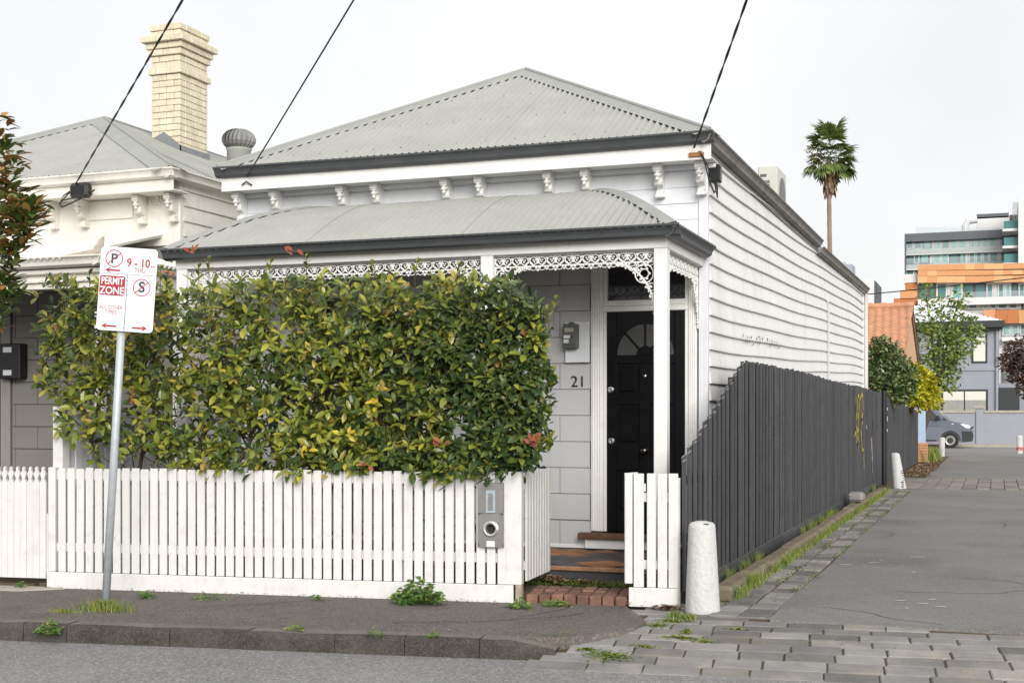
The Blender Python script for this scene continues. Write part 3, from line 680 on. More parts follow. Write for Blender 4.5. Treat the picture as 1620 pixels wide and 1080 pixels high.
# service cable fittings at the eave corner
MB().cbox(XR + .03, XR + .13, 12.17, 12.28, 3.62, 3.79, .015).build('cable_junction_box', BLACKP, hs)
MB().tube([(-2.53, 11.88, 3.86), (-2.49, 11.86, 3.75), (-2.46, 11.9, 3.6), (-2.44, 12.05, 3.5), (-2.45, 12.2, 3.56), (-2.46, 12.22, 3.64)], .007, 6).tube([(-2.55, 11.88, 3.86), (-2.5, 11.85, 3.8), (-2.45, 11.95, 3.66), (-2.42, 12.1, 3.56), (-2.44, 12.2, 3.48), (-2.47, 12.2, 3.62)], .006, 6).build('service_loop', CABLE, hs)
MB().cbox(-2.64, -2.5, 11.868, 11.886, 3.81, 3.85, .003).build('cable_bracket', pm('rust', (.28, .13, .05), .8, .3, 30), hs)
MB().tube([(-7.36, 11.87, 3.84), (-7.3, 11.86, 3.87), (-7.24, 11.87, 3.83)], .008, 5).build('wall_hook', BLACKP, hs)

# ------------------------------------------------------------------ neighbour's house
nb = thing('neighbour_house', 'cream weatherboard house with painted brick chimney and faded verandah next door', 'house', (-10.8, 12.2, 0))
NX1 = -8.34; NX0 = -13.6
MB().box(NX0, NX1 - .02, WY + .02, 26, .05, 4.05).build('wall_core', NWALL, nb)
MB().cbox(NX0, NX1 - .09, WY - .01, WY + .018, 3.3, 3.98, .003).build('frieze_wall', CREAM, nb)
MB().cbox(NX1 - .085, NX1 + .012, WY - .02, WY + .05, .1, 4.0, .004).build('corner_board', CREAM, nb)
for i in range(24):
    z0 = .06 + i * .167
    if z0 > 3.95: break
    MB().prism([(-.01, z0), (.02, z0), (.021, z0 + .012), (.003, min(z0 + .182, 4.02)), (-.01, min(z0 + .182, 4.02))], lambda p, q_, t: (NX1 + p, t, q_), WY + .052, 22).build('weatherboard', CREAM, nb)
zz = .3; r0 = 0
while zz < 2.9:
    e = [NX0] + [x for x in [-8.7 - .31 * (r0 % 2) - .62 * k for k in range(8)][::-1] if NX0 < x < NX1] + [NX1 - .09]
    for e0, e1 in zip(e, e[1:]):
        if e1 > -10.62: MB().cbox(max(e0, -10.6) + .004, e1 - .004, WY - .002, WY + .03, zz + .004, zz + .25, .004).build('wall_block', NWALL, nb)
    zz += .2535; r0 += 1
arch(-10.75, -10.62, WY - .03, .3, 2.9).build('architrave', pm('neighbour_trim', (.26, .25, .23), .6, .05), nb)
MB().cbox(-11.64, -10.755, WY - .015, WY + .01, .33, 2.45, .004).build('door', pm('dark_door', (.05, .05, .052), .5, .1), nb)
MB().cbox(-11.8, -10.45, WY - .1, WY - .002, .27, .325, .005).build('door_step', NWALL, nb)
NAP = Vector((-10.82, 14.14, 5.27)); NEZ = 4.075; NEXR = -8.2; NEXL = -13.44
fs2 = Vector((0, NAP.y - EY, NAP.z - NEZ)); FL2 = fs2.length; hf = NEXR - NAP.x
sheets((NEXL, EY, NEZ), (1, 0, 0), fs2, NEXR - NEXL, lambda q_: max(.01, FL2 * min(q_, NEXR - NEXL - q_) / hf), 'roof_sheet', nb, amp=.010)
sv = Vector((NAP.x - NEXR, 0, NAP.z - NEZ)); SL2 = sv.length; run2 = NAP.y - EY
sheets((NEXR, EY, NEZ), (0, 1, 0), sv, 9, lambda q_: max(.01, SL2 * min(1, q_ / run2)), 'roof_sheet', nb, seg=5)
MB().add([(NEXL, EY, NEZ - .01), NAP - Vector((0, 0, .02)), (NAP.x, 21, NAP.z - .02), (NEXL, 21, NEZ - .01)], [(0, 1, 2, 3)]).build('roof_plane', ROOFM, nb)
for ex, sg in ((NEXL, 1), (NEXR, -1)):
    a = Vector((ex, EY, NEZ)); dv = (NAP - a).normalized(); f1 = Vector((sg, 0, 0)); f1 = (f1 - dv * f1.dot(dv)).normalized() * .2
    s1 = Vector((0, 1, 0)); s1 = (s1 - dv * s1.dot(dv)).normalized() * .2; capping(a, NAP, f1, s1, nb)
capping(NAP, (NAP.x, 21, NAP.z), Vector((.13, 0, -.06)), Vector((-.13, 0, -.06)), nb, name='ridge_capping')
gutter(NEXL, NEXR + .04, 11.885, 3.965, nb, CREAM); gutter_side(NEXR - .06, 11.8, 20, 3.965, nb, CREAM)
MB().cbox(NEXL, NEXR - .02, 11.888, 11.915, 3.84, 3.965, .004).build('fascia_board', CREAM, nb); MB().cbox(NEXL, NEXR - .02, 11.918, WY + .0, 3.845, 3.86, .003).build('soffit_board', CREAM, nb)
ncm = cme.copy(); ncm.materials[0] = CREAM
for px in (82, 130, 222, 272): p = onY(px, 320, WY - .1); inst('corbel', ncm, (p.x, WY - .012, 3.842), nb)
for (x0, x1) in ((142, 212), (20, 72)):
    a = onY(x0, 322, WY); b_ = onY(x1, 322, WY); MB().cbox(a.x, b_.x, WY - .03, WY - .011, 3.62, 3.83, .006).build('frieze_panel', CREAM, nb)
for px in (104, 250):
    p = onY(px, 316, WY); m = MB()
    for r_ in (.085, .055, .025): m.ring((p.x, WY - .014, p.z), (1, 0, 0), (0, 0, 1), r_, .012, 18, 6)
    m.build('rosette', CREAM, nb)
# chimney of painted bricks
chx0, chx1, chy0, chy1 = -10.335, -9.895, 14.474, 15.11
ch = MB().box(chx0 + .02, chx1 - .02, chy0 + .02, chy1 - .02, 4.4, 6.5).build('chimney', MORTAR, nb)
offs = {0: .02, 1: .005, 2: .10, 3: .055, 4: .03, 7: .035}
z = 6.52; c_ = 0
random.seed(11)
while z > 4.75:
    o = offs.get(c_, 0.); h = .0815; X0, X1, Y0, Y1 = chx0 - o, chx1 + o, chy0 - o, chy1 + o; T = .11 + o
    def run(p0, p1, shift):
        e = [p0]; q_ = p0 + (.115 if shift else .225)
        while q_ < p1 - .06: e.append(q_); q_ += .225
        return list(zip(e, e[1:] + [p1]))
    for a, b_ in run(X0, X1, c_ % 2):
        j = rnd(-.004, .004); MB().cbox(a + .003, b_ - .003, Y0 + j, Y0 + T, z - h + .003, z - .002, .006).build('brick', CHIM, ch)
        MB().cbox(a + .003, b_ - .003, Y1 - T, Y1 + j, z - h + .003, z - .002, .006).build('brick', CHIM, ch)
    for a, b_ in run(Y0 + T, Y1 - T, c_ % 2 == 0):
        j = rnd(-.004, .004); MB().cbox(X1 - T, X1 + j, a + .003, b_ - .003, z - h + .003, z - .002, .006).build('brick', CHIM, ch)
        MB().cbox(X0 + j, X0 + T, a + .003, b_ - .003, z - h + .003, z - .002, .006).build('brick', CHIM, ch)
    z -= h; c_ += 1
MB().prism([(chx0 - .02, 4.3), (chx1 + .02, 4.3), (chx1 + .02, 4.93), (chx0 + .2, 5.12), (chx0 - .02, 5.02)], lambda p, q_, t: (p, t, q_), chy0 - .02, chy0 - .008).box(chx1 + .008, chx1 + .02, chy0 - .02, chy1 + .02, 4.3, 4.93).build('chimney_flashing', pm('lead', (.2, .21, .22), .5, .1), nb)
# spinning roof ventilator
vp = at(378, 250, 16.5); vb = vp.z - .01
MB().lathe([(.15, vb - .5), (.15, vb + .09), (.165, vb + .12), (.14, vb + .13)], (vp.x, vp.y, 0), 20).build('ventilator_base', CAPM, nb, smooth=True)
vt = MB(); nv = 22
for k in range(nv):
    t0 = 2 * math.pi * k / nv; V = []
    for j in range(9):
        ph = -math.pi / 2 * .78 + (math.pi * .86) * j / 8; rr = .18 * math.cos(ph) + .012; zc = vb + .235 + .135 * math.sin(ph)
        for e, dr in ((0, 0), (.75, .0), (1.05, .022)):
            tt = t0 + e * 2 * math.pi / nv + ph * .10; V.append((vp.x + (rr + dr) * math.cos(tt), vp.y + (rr + dr) * math.sin(tt), zc))
    vt.add(V, [(j * 3 + a, j * 3 + a + 1, j * 3 + 4 + a, j * 3 + 3 + a) for j in range(8) for a in (0, 1)])
vt.lathe([(.05, vb + .362), (.03, vb + .372), (.0, vb + .375)], (vp.x, vp.y, 0), 16)
vt.build('ventilator_turbine', pm('ventilator_metal', (.2, .2, .195), .5, .1, 6), nb)
# neighbour verandah
NVX1 = -8.1; NVX0 = -13.4
gutter(NVX0, NVX1 + .02, 10.63, 2.90, nb, CREAM); gutter_side(NVX1 - .1, 10.53, 12.15, 2.90, nb, CREAM)
MB().cbox(NVX0, NVX1 - .1, 10.69, 10.8, 2.70, 2.95, .004).cbox(NVX0, NVX1 - .09, 10.64, 10.688, 2.84, 2.89, .01).cbox(NVX0, NVX1 - .095, 10.66, 10.689, 2.76, 2.79, .006).build('verandah_beam', CREAM, nb)
MB().cbox(NVX1 - .21, NVX1 - .1, 10.802, WY - .03, 2.70, 2.95, .004).build('verandah_beam', CREAM, nb)
for x in (-8.25, -11.3): MB().cbox(x - .055, x + .055, 10.695, 10.795, .157, 2.70, .005).build('verandah_post', WHITE, nb)
MB().box(NVX0, NVX1 - .1, 10.72, WY - .002, -.05, .157).build('verandah_slab', SLABM, nb)
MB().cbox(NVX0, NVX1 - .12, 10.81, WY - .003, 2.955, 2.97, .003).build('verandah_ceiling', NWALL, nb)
PALEI = pm('bleached_iron', (.70, .70, .67), .5, .06, 3, spots=((.45, .42, .38), .3, 4)); RUSTI = pm('rusty_iron', (.40, .33, .26), .75, .3, 14, spots=((.22, .12, .07), .6, 7), streak=((.6, .57, .5), .6, 9))
sl_ = Vector((0, 1.65, .42)); SLn = sl_.length; HH = 1.25
hx = onY(100, 396, 10.53).x
sheets((NVX0, 10.53, 2.985), (1, 0, 0), sl_, hx - NVX0, lambda q_: SLn, 'verandah_roof_sheet', nb, PALEI)
sheets((hx, 10.53, 2.987), (1, 0, 0), sl_, NVX1 - hx, lambda q_: max(.02, SLn * min(1, (NVX1 - hx - q_) / HH)), 'verandah_roof_sheet', nb, RUSTI)
sv2 = Vector((-HH, 0, .42)); sheets((NVX1, 10.53, 2.985), (0, 1, 0), sv2, 1.65, lambda q_: max(.02, sv2.length * q_ / 1.65), 'verandah_roof_sheet', nb, PALEI)
capping((NVX1, 10.53, 2.99), (NVX1 - HH, WY, 3.405), Vector((-.1, 0, .0)), Vector((0, .1, 0)), nb, RUSTI, roll=.016)
nm_ = onY(20, 565, WY - .1); MB().cbox(nm_.x - .16, nm_.x + .13, WY - .14, WY - .001, 1.86, 2.26, .01).build('meter_box', BLACKP, nb)
for zz_ in (1.9, 2.16): MB().cbox(nm_.x - .1, nm_.x + .02, WY - .144, WY - .1405, zz_, zz_ + .06, .001).build('meter_label', PAPER, nb)
cb = onY(135, 303, 11.85); MB().cbox(cb.x - .14, cb.x + .1, 11.74, 11.86, cb.z - .08, cb.z + .08, .03).build('cable_junction_box', BLACKP, nb)
a = onY(118, 296, 11.8); b_ = onY(94, 322, 11.8); c2 = onY(120, 318, 11.8); d2 = onY(150, 300, 11.8)
MB().tube([a, b_, onY(98, 328, 11.8), c2, onY(140, 308, 11.8), d2], .008, 6).tube([a + Vector((0, .02, 0)), onY(100, 310, 11.8), onY(96, 318, 11.8), onY(125, 311, 11.8)], .007, 6).build('service_loop', CABLE, nb)

# ------------------------------------------------------------------ front fence
def fa(x, boff=0.):                                   # pixel column -> distance along the fence line
    r = ray(x, HY); o = SO + SN * boff; den = r.x * SN.x + r.y * SN.y
    t = (o.x * SN.x + o.y * SN.y) / den; p = Vector((r.x * t, r.y * t)) - o
    return p.x * SE.x + p.y * SE.y
def sbox(a0, a1, b0, b1, z0, z1, c=.003):            # box in the street frame
    m = MB().cbox(a0, a1, b0, b1, z0, z1, c); m.v = [tuple(st(*q)) for q in m.v]; return m
FT = 1.005
fen = thing('picket_fence', 'white flat-topped slat fence with plinth board below the hedge', 'fence', st(-3.3, 0, 0))
aL, aR = fa(79), fa(814)
sbox(aL, aR, -.05, -.026, -.01, .135, .004).build('plinth_board', FENCEW, fen)
sbox(aL + .02, aR, .001, .036, .905, .985).build('rail', FENCEW, fen); sbox(aL + .02, aR, .001, .036, .30, .375).build('rail', FENCEW, fen)
sbox(aL, aL + .068, -.03, .06, .136, FT + .005, .004).build('post', FENCEW, fen)
slm = MB().cbox(-.0335, .0335, -.011, .011, 0, 1, .003); slm.v = [(x, y, z if 0 < z < 1 else z) for x, y, z in slm.v]; slme = mesh_of(slm, 'slat', FENCEW)
a0, a1 = fa(93), fa(803); n = round((a1 - a0) / .0835)
random.seed(21)
for i in range(n):
    a = a0 + (i + .5) * (a1 - a0) / n
    inst('slat', slme, st(a, -.012 + rnd(-.002, .002), .136), fen, SA + rnd(-.01, .01), (1 + rnd(-.02, .02), 1, FT - .136 + rnd(-.006, .004)), ry=rnd(-.004, .004))
sbox(fa(801), fa(826), -.025, .06, .136, FT + .006, .004).build('post', FENCEW, fen)
sbox(fa(816), fa(826), -.022, .05, -.02, .135, .004).build('post_foot', pm('bare_post', (.3, .26, .2), .9, .2, 20), fen)
for a in (aL + .9, aL + 2.0, aL + 3.1): sbox(a - .045, a + .045, .037, .12, -.02, .97, .004).build('post', FENCEW, fen)
# open gate, swung inwards
gate = thing('garden_gate', 'white slatted gate standing open beside the letterbox', 'gate', st(fa(829), .03, 0))
g0 = onZ(830, 921, .12); g1 = at(861, 907, 11.02); gdir = Vector((g1.x - g0.x, g1.y - g0.y, 0)); gl = .76; gdir.normalize(); gn = Vector((gdir.y, -gdir.x, 0))
def gbox(s0, s1, t0, t1, z0, z1): 
    m = MB().cbox(s0, s1, t0, t1, z0, z1, .003); m.v = [tuple(Vector((g0.x, g0.y, 0)) + gdir * x + gn * y + Vector((0, 0, z))) for x, y, z in m.v]; return m
k = 0.
while k < gl - .03: gbox(k + .004, k + .072, 0, .02, .13, FT).build('slat', FENCEW, gate); k += .083
gbox(0, gl, -.036, -.001, .22, .29).build('rail', FENCEW, gate); gbox(0, gl, -.036, -.001, .86, .93).build('rail', FENCEW, gate)
# stub panel on the lane side
sp = thing('fence_stub_panel', 'short white slat fence panel between the gateway and the lane bollard', 'fence', st(fa(1035), 0, 0))
sbox(fa(996), fa(1073), -.05, -.026, 0, .145, .004).build('plinth_board', FENCEW, sp)
for x0, x1 in ((1003, 1019), (1024, 1038), (1041, 1056), (1058, 1073)): sbox(fa(x0), fa(x1), -.025, -.003, .146, FT + rnd(-.004, .004), .003).build('slat', FENCEW, sp)
sbox(fa(1003), fa(1073), .001, .036, .79, .86).build('rail', FENCEW, sp); sbox(fa(1003), fa(1073), .001, .036, .28, .35).build('rail', FENCEW, sp)
sbox(fa(1060), fa(1074), .037, .12, -.02, .97).build('post', FENCEW, sp)
for k in range(4):
    p0 = st(fa(988) + .006 + .03 * k, .0 + .09 * k, 0); rr = R(7.43 + 62)
    m = MB().cbox(0, .082, -.011, .011, .17, FT + .003, .003); m.v = [(p0.x + x * math.cos(rr) - y * math.sin(rr), p0.y + x * math.sin(rr) + y * math.cos(rr), z) for x, y, z in m.v]
    if k < 2: m.build('return_slat', FENCEW, sp)
m = sbox(fa(989), fa(1001), -.024, .06, .17, FT + .002, .004); m.build('post', FENCEW, sp)
MB().tube([st(fa(1020), .0, .87), st(fa(1020), -.0, .93)], .012, 8).build('latch', CHROME, sp)
# letterbox fixed to the fence
la0, la1 = fa(759), fa(799); lz0, lz1 = .425, .925
p = st((la0 + la1) / 2, -.05, lz0)
lb = thing('letterbox', 'stainless steel letterbox with newspaper tube mounted on the slat fence', 'letterbox', p)
lw = (la1 - la0) / 2
def lbox(x0, x1, y0, y1, z0, z1, c=.002): 
    m = MB().cbox(x0, x1, y0, y1, z0, z1, c); m.v = [tuple(st((la0 + la1) / 2 + x, y, z)) for x, y, z in m.v]; return m
zc_ = lz0 + .142
def plate_with_hole(m, r, y):
    n = 24; V = []; lo, hi = lz0, zc_ + .12
    for k in range(n):
        t = 2 * math.pi * k / n; c, s_ = math.cos(t), math.sin(t); q_ = min(lw / max(abs(c), 1e-6), ((hi - zc_) if s_ > 0 else (zc_ - lo)) / max(abs(s_), 1e-6))
        V += [(c * r, y, zc_ + s_ * r), (c * q_, y, zc_ + s_ * q_)]
    m.add(V, [(2 * k, 2 * k + 1, (2 * k + 3) % (2 * n), (2 * k + 2) % (2 * n)) for k in range(n)])
m = MB(); plate_with_hole(m, .036, -.058); m.v = [tuple(st((la0 + la1) / 2 + x, y, z)) for x, y, z in m.v]; m.build('face_plate', STEEL, lb)
lbox(-lw, lw, -.0575, -.03, zc_ + .12, lz1).build('face_plate', STEEL, lb)
for x0, x1 in ((-lw, -lw + .004), (lw - .004, lw)): lbox(x0, x1, -.057, -.0265, lz0, lz1, .0005).build('side_flange', STEEL, lb)
lbox(-.037, .037, -.066, -.0578, zc_ + .125, zc_ + .30).build('letter_flap', pm('flap_blue', (.45, .52, .60), .35, .1, 40, metal=.5), lb)
lbox(-.02, .02, -.070, -.0662, zc_ + .145, zc_ + .275).build('flap_plate', STEEL, lb)
m = MB(); m.lathe([(.062, -.0578), (.062, -.066), (.05, -.072), (.04, -.07), (.036, -.058), (.036, -.02), (.034, -.02), (.034, -.056)], (0, 0, 0), 28, 'y'); m.f = m.f[:-2]
m.v = [tuple(st((la0 + la1) / 2 + x, y, z + zc_)) for x, y, z in m.v]; m.build('newspaper_tube', pm('tube_rim', (.52, .53, .54), .35, .08, 30, metal=.8), lb, smooth=False)
lbox(-.036, .036, -.03, -.027, zc_ - .036, zc_ + .036).build('tube_back', pm('tube_dark', (.03, .018, .008), .8, .2), lb)
lbox(-.034, .034, -.064, -.058, lz0 + .003, lz0 + .05).build('name_plate', PAPER, lb)
# tall end post and boundary fence between the two yards
bp = thing('boundary_fence', 'white end post and grey boarded boundary fence left of the hedge', 'fence', st(aL - .02, .1, 0))
pp = st(aL + .045, .10)
MB().cbox(pp.x - .05, pp.x + .05, pp.y - .05, pp.y + .05, -.02, 1.52, .005).build('post', FENCEW, bp)
for k in range(14):
    y = pp.y + .055 + k * .1
    if y > 10.6: break
    MB().cbox(pp.x - .01 + .006 * (k % 2), pp.x + .02 + .006 * (k % 2), y + .002, y + .098, .03, 1.45 + rnd(-.01, .01), .003).build('paling', GREYF, bp)
MB().cbox(pp.x - .05, pp.x - .012, pp.y + .06, pp.y + 1.4, 1.2, 1.27, .003).build('rail', GREYF, bp)
# neighbour's picket gate with turned tops
ng = thing('picket_gate', 'white gate of close pointed pickets in front of the cream house', 'gate', st(aL - .5, 0, 0))
pk = MB(); pw = .029
prof = [(-pw, 0), (pw, 0), (pw, .80), (.012, .835), (.02, .86), (.027, .875), (.018, .895), (.009, .91), (.012, .925), (0, .94), (-.012, .925), (-.009, .91), (-.018, .895), (-.027, .875), (-.02, .86), (-.012, .835), (-pw, .80)]
pk.prism(prof, lambda p_, q_, t: (p_, t, q_), -.011, .011); pkme = mesh_of(pk, 'picket', FENCEW)
for i in range(14): inst('picket', pkme, st(aL - .055 - i * .0605, -.01 + rnd(-.002, .002), .075), ng, SA + rnd(-.01, .01))
sbox(aL - .9, aL - .03, .003, .035, .75, .82).build('rail', FENCEW, ng); sbox(aL - .9, aL - .03, .003, .035, .22, .29).build('rail', FENCEW, ng)
sbox(aL - .022, aL - .008, -.02, .03, .10, .62).build('hinge_stile', FENCEW, ng)
m = MB().prism([tuple(st(*q)[:2]) for q in ((aL - 1.6, -.36), (aL - .1, -.30), (aL + .2, -.1), (aL - .05, -.04), (aL - 1.6, -.06))], lambda p_, q_, t: (p_, q_, t), -.02, .008); struct('gate_apron', m, CONC)
# brick threshold at the gateway
bt = thing('brick_threshold', 'row of worn red bricks laid across the open gateway', 'brickwork', st(-.85, .1, 0))
ba0, ba1 = fa(832), fa(993); nbk = 8
for j, (b0_, b1_) in enumerate(((-.02, .205), (.215, .44))):
    for i in range(nbk):
        w_ = (ba1 - ba0) / nbk; a = ba0 + i * w_
        sbox(a + .004, a + w_ - .004, b0_ + rnd(-.008, .008), b1_, -.03, .068 + rnd(-.005, .004) + .01 * j, .009).build('brick', BRICKM, bt)

# ------------------------------------------------------------------ charcoal paling fence along the lane
random.seed(33)
def paling_fence(t, x, y0, y1, topfn, w_, base, lean=0., limit=300):
    y = y0; k = 0
    while y < y1:
        ww = w_ + rnd(-.006, .006); back = k % 2; zt = topfn(y + ww / 2); dz = (topfn(y + ww) - topfn(y)) / 2 * .6
        x0 = x + (.0 if back else .024) + rnd(-.003, .003); x1 = x0 + .014; ya, yb = (y - .012, y + ww + .012) if back else (y + .004, y + ww - .004); j = rnd(-.012, .012)
        ln = lean * (y - y0)
        m = MB().hexa([(x0, ya, base), (x1, ya, base), (x1, yb, base), (x0, yb, base), (x0 + ln, ya, zt - dz + j), (x1 + ln, ya, zt - dz + j), (x1 + ln, yb, zt + dz + j), (x0 + ln, yb, zt + dz + j)])
        o = m.build('paling', [DARKF, RAWEND], t); o.data.polygons[1].material_index = 1
        y += ww; k += 1
lf = thing('paling_fence', 'tall charcoal lapped paling fence sloping up along the lane beside the cottage', 'fence', (-2.24, 18, 0))
def ftop(y):
    if y < 12.5: return 1.04 + (1.96 - 1.04) * (y - 9.75) / 2.75
    return 1.96 + .05 * math.sin((y - 12.5) * .5) * .4 + (-.07 * max(0, y - 24) / 3)
paling_fence(lf, -2.27, 9.86, 27.0, ftop, .097, .10)
y = 10.0
while y < 26.9:
    MB().cbox(-2.27, -2.222, y + .004, min(y + 2.4, 27) - .004, -.02, .128 - .01 * (y > 18), .004).build('plinth_board', DARKF, lf); y += 2.4
for y in (9.9, 12.5, 15, 17.5, 20, 22.5, 25, 26.9): MB().cbox(-2.40, -2.31, y, y + .09, 0, ftop(y) - .15, .004).build('post', DARKF, lf)
for zz_ in (.35, .9): MB().cbox(-2.31, -2.275, 9.9 if zz_ < .5 else 10.1, 27, zz_, zz_ + .07, .003).build('rail', DARKF, lf)
MB().cbox(-2.31, -2.275, 12.1, 27, 1.6, 1.67, .003).build('rail', DARKF, lf)
YTAG = pm('yellow_spray', (.42, .34, .03), .7, .2, 20); WTAG = pm('white_spray', (.45, .45, .45), .7, .2, 20); RTAG = pm('red_spray', (.2, .02, .02), .7, .2, 20)
scrawl.x = -2.2285
scrawl([[(23.0, 1.75), (23.05, 1.5), (23.0, 1.2), (23.3, 1.75), (23.6, 1.8), (23.5, 1.5), (23.2, 1.4), (23.6, 1.45), (23.7, 1.7), (24.1, 1.85), (24.3, 1.75), (24.3, 1.5), (24.0, 1.35), (24.2, 1.3)], [(22.8, 1.1), (23.2, 1.25), (23.5, 1.1), (23.4, .95), (23.2, 1.2)], [(23.9, 1.15), (24.1, .85), (24.4, .8), (24.5, .5)], [(23.5, 1.5), (23.4, .9)], [(24.1, 1.8), (24.0, 1.1)], [(23.05, 1.6), (23.1, 1.0)]], .055, 'yellow_graffiti', YTAG, lf)
scrawl([[(25.9, 1.0), (26.1, .7), (26.2, .35)], [(26.05, 1.0), (26.2, .6)]], .05, 'white_graffiti', WTAG, lf); scrawl([[(24.9, 1.25), (25.0, 1.2)]], .05, 'white_graffiti', WTAG, lf)
scrawl([[(26.3, 1.5), (26.4, 1.2)]], .06, 'red_graffiti', RTAG, lf); scrawl([[(26.6, 1.1), (26.7, .8)]], .06, 'red_graffiti', RTAG, lf)
lf2 = thing('rear_paling_fence', 'leaning charcoal paling fence of the rear yard beyond the chipped bollard', 'fence', (-2.2, 34, 0))
paling_fence(lf2, -2.24, 28.3, 41.8, lambda y: 1.86 - .022 * (y - 28.3), .135, .02)
MB().tube([(-2.16, 28.15, 0), (-2.16, 28.15, 1.95)], .06, 10).build('steel_post', BLACKP, lf2)
MB().cbox(-2.24, -2.2, 27.05, 28.1, .03, 1.9, .004).build('gate_board', DARKF, lf2)
m = MB()
for k in range(3): m.cbox(-2.102, -2.096, 28.1, 28.2, 1.1 + k * .22, 1.16 + k * .22 + .04 * (k == 1), .001)
m.build('sticker', PAPER, lf2)
be = thing('blue_painted_board', 'pale blue painted end board on a brick pier past the rear fence', 'board', (-2.1, 43, 0))
MB().cbox(-2.32, -2.02, 42.2, 42.35, .55, 1.85, .01).build('board', pm('pale_blue_paint', (.36, .47, .62), .7, .1, 6, spots=((.5, .5, .5), .5, 6)), be)
for k in range(7): MB().cbox(-2.34 , -1.95 , 42.18, 42.42, k * .086, k * .086 + .078, .006).build('brick', pm('orange_brick', (.45, .24, .13), .85, .2, 9), be)

# ------------------------------------------------------------------ bollards
def bollard(name, label, p, h, r0, r1, mat=BOLL, tilt=0., chip=False, band=None):
    t = thing(name, label, 'bollard', p, 'bollards along the lane')
    m = MB(); prof = [(r0 * 1.01, -.05), (r0, .02), (r0 * .98, .05), (r1 * 1.02, h * .93), (r1 * .97, h * .965), (r1 * .8, h * .985), (r1 * .4, h), (.003, h * 1.004)]
    m.lathe(prof, (0, 0, 0), 28)
    V = []
    for x, y, z in m.v:
        j = .0022 * math.sin(x * 90 + z * 31) + .002 * math.sin(y * 80 - z * 47); q = Vector((x * (1 + j / max(r0, .05)), y * (1 + j / max(r0, .05)), z))
        if chip and z > h * .35 and x > .02: q.x *= 1 - .45 * (z / h - .35); q.y *= .95
        V.append((p[0] + q.x + z * tilt, p[1] + q.y, p[2] + q.z))
    m.v = V; m.build('shaft', mat, t, smooth=True)
    if band: 
        MB().lathe([(r0 * 1.004, band[0]), (r0 * 1.003, band[1])], p, 24).build('paint_band', pm('red_band', (.4, .05, .05), .7, .3, 20, spots=((.7, .7, .7), .8, 12)), t)
    return t
b1 = onZ(1112, 966, 0); bo = bollard('bollard', 'stout white tapered concrete bollard at the corner of lane and footpath', (b1.x, b1.y, -.01), .675, .128, .098, tilt=-.012)
MB().cbox(b1.x + .02, b1.x + .06, b1.y - .085, b1.y - .07, .648, .654, .002).build('paint_chip', SLABM, bo)
b2 = onZ(1423, 772, 0); bo2 = bollard('bollard', 'chipped leaning white bollard by the end of the cottage fence', (b2.x, b2.y, -.02), .72, .135, .10, tilt=-.10, chip=True)
m = MB(); random.seed(4)
for k in range(8): m.cbox(b2.x + .06 + rnd(-.02, .03), b2.x + .09 + rnd(0, .02), b2.y - .135, b2.y - .128, .03 + k * .045, .05 + k * .045, .002)
m.build('black_tag', SIGNB, bo2)
b3 = onZ(1490, 721, 0); bollard('bollard', 'slim white bollard where the lane meets the far street', (b3.x, b3.y, 0), .66, .10, .095, tilt=.02)
b4 = onZ(1613, 717, 0); bollard('bollard', 'white bollard with red painted band on the far corner', (b4.x, b4.y, 0), .68, .115, .11, band=(.12, .24))
ls = onX(1218, 778, -2.08); stn = MB().cbox(-.11, .13, -.22, .22, 0, .14, .04); stn.v = [(x - 2.06, y + 21.2, z + .10) for x, y, z in stn.v]
s_ = stn.build('stone_lump', BLUE); s_['label'] = 'loose grey stone lump lying on the lane kerb by the fence'; s_['category'] = 'stone'

# ------------------------------------------------------------------ parking sign
sb = onZ(166, 953, 0); sgn = thing('parking_sign', 'leaning steel pole with white permit zone and no stopping sign', 'sign', sb)
D = sb.y * CT - sb.x * ST
top = at(199, 405, D); MB().tube([sb - Vector((0, 0, .1)), top], .031, 14).build('pole', GALV, sgn, smooth=True)
fw = Vector((-ST, CT, 0)); rt = Vector((CT, ST, 0)); upv = Vector((0, 0, 1)); tl_ = R(3.9)
ax = rt * math.cos(tl_) - upv * math.sin(tl_); az = rt * math.sin(tl_) + upv * math.cos(tl_)
sc0 = at(204, 459, D) - fw * .05
SM = Matrix((( ax.x, az.x, -fw.x, sc0.x), (ax.y, az.y, -fw.y, sc0.y), (ax.z, az.z, -fw.z, sc0.z), (0, 0, 0, 1)))   # local x right, y up, z to viewer
def rrect(x0, x1, y0, y1, r, corners=(1, 1, 1, 1), n=5):
    P = []
    for (cx, cy, s0, c) in ((x1 - r, y1 - r, 0, corners[0]), (x0 + r, y1 - r, 90, corners[1]), (x0 + r, y0 + r, 180, corners[2]), (x1 - r, y0 + r, 270, corners[3])):
        if c:
            for k in range(n + 1): t = R(s0 + 90 * k / n); P.append((cx + r * math.cos(t), cy + r * math.sin(t)))
        else: P.append((cx + r * (1 if s0 in (0, 270) else -1), cy + r * (1 if s0 in (0, 90) else -1)))
    return P
def splate(name, poly, z0, z1, mat):
    m = MB().prism(poly, lambda p_, q_, t: tuple(SM @ Vector((p_, q_, t))), z0, z1); return m.build(name, mat, sgn)
SW, SH = .218, .322
splate('sign_plate', rrect(-SW, SW, .118, SH, .03, (1, 1, 0, 0)), -.002, .002, SIGNW)
splate('sign_plate', rrect(-SW, -.005, -SH, .115, .03, (0, 0, 1, 0)), -.002, .002, SIGNW)
splate('sign_plate', rrect(.0, SW, -SH, .115, .03, (0, 0, 0, 1)), -.002, .002, SIGNW)
splate('sign_bracket', rrect(-.03, .03, -.3, .3, .005), -.02, -.0025, GALV)
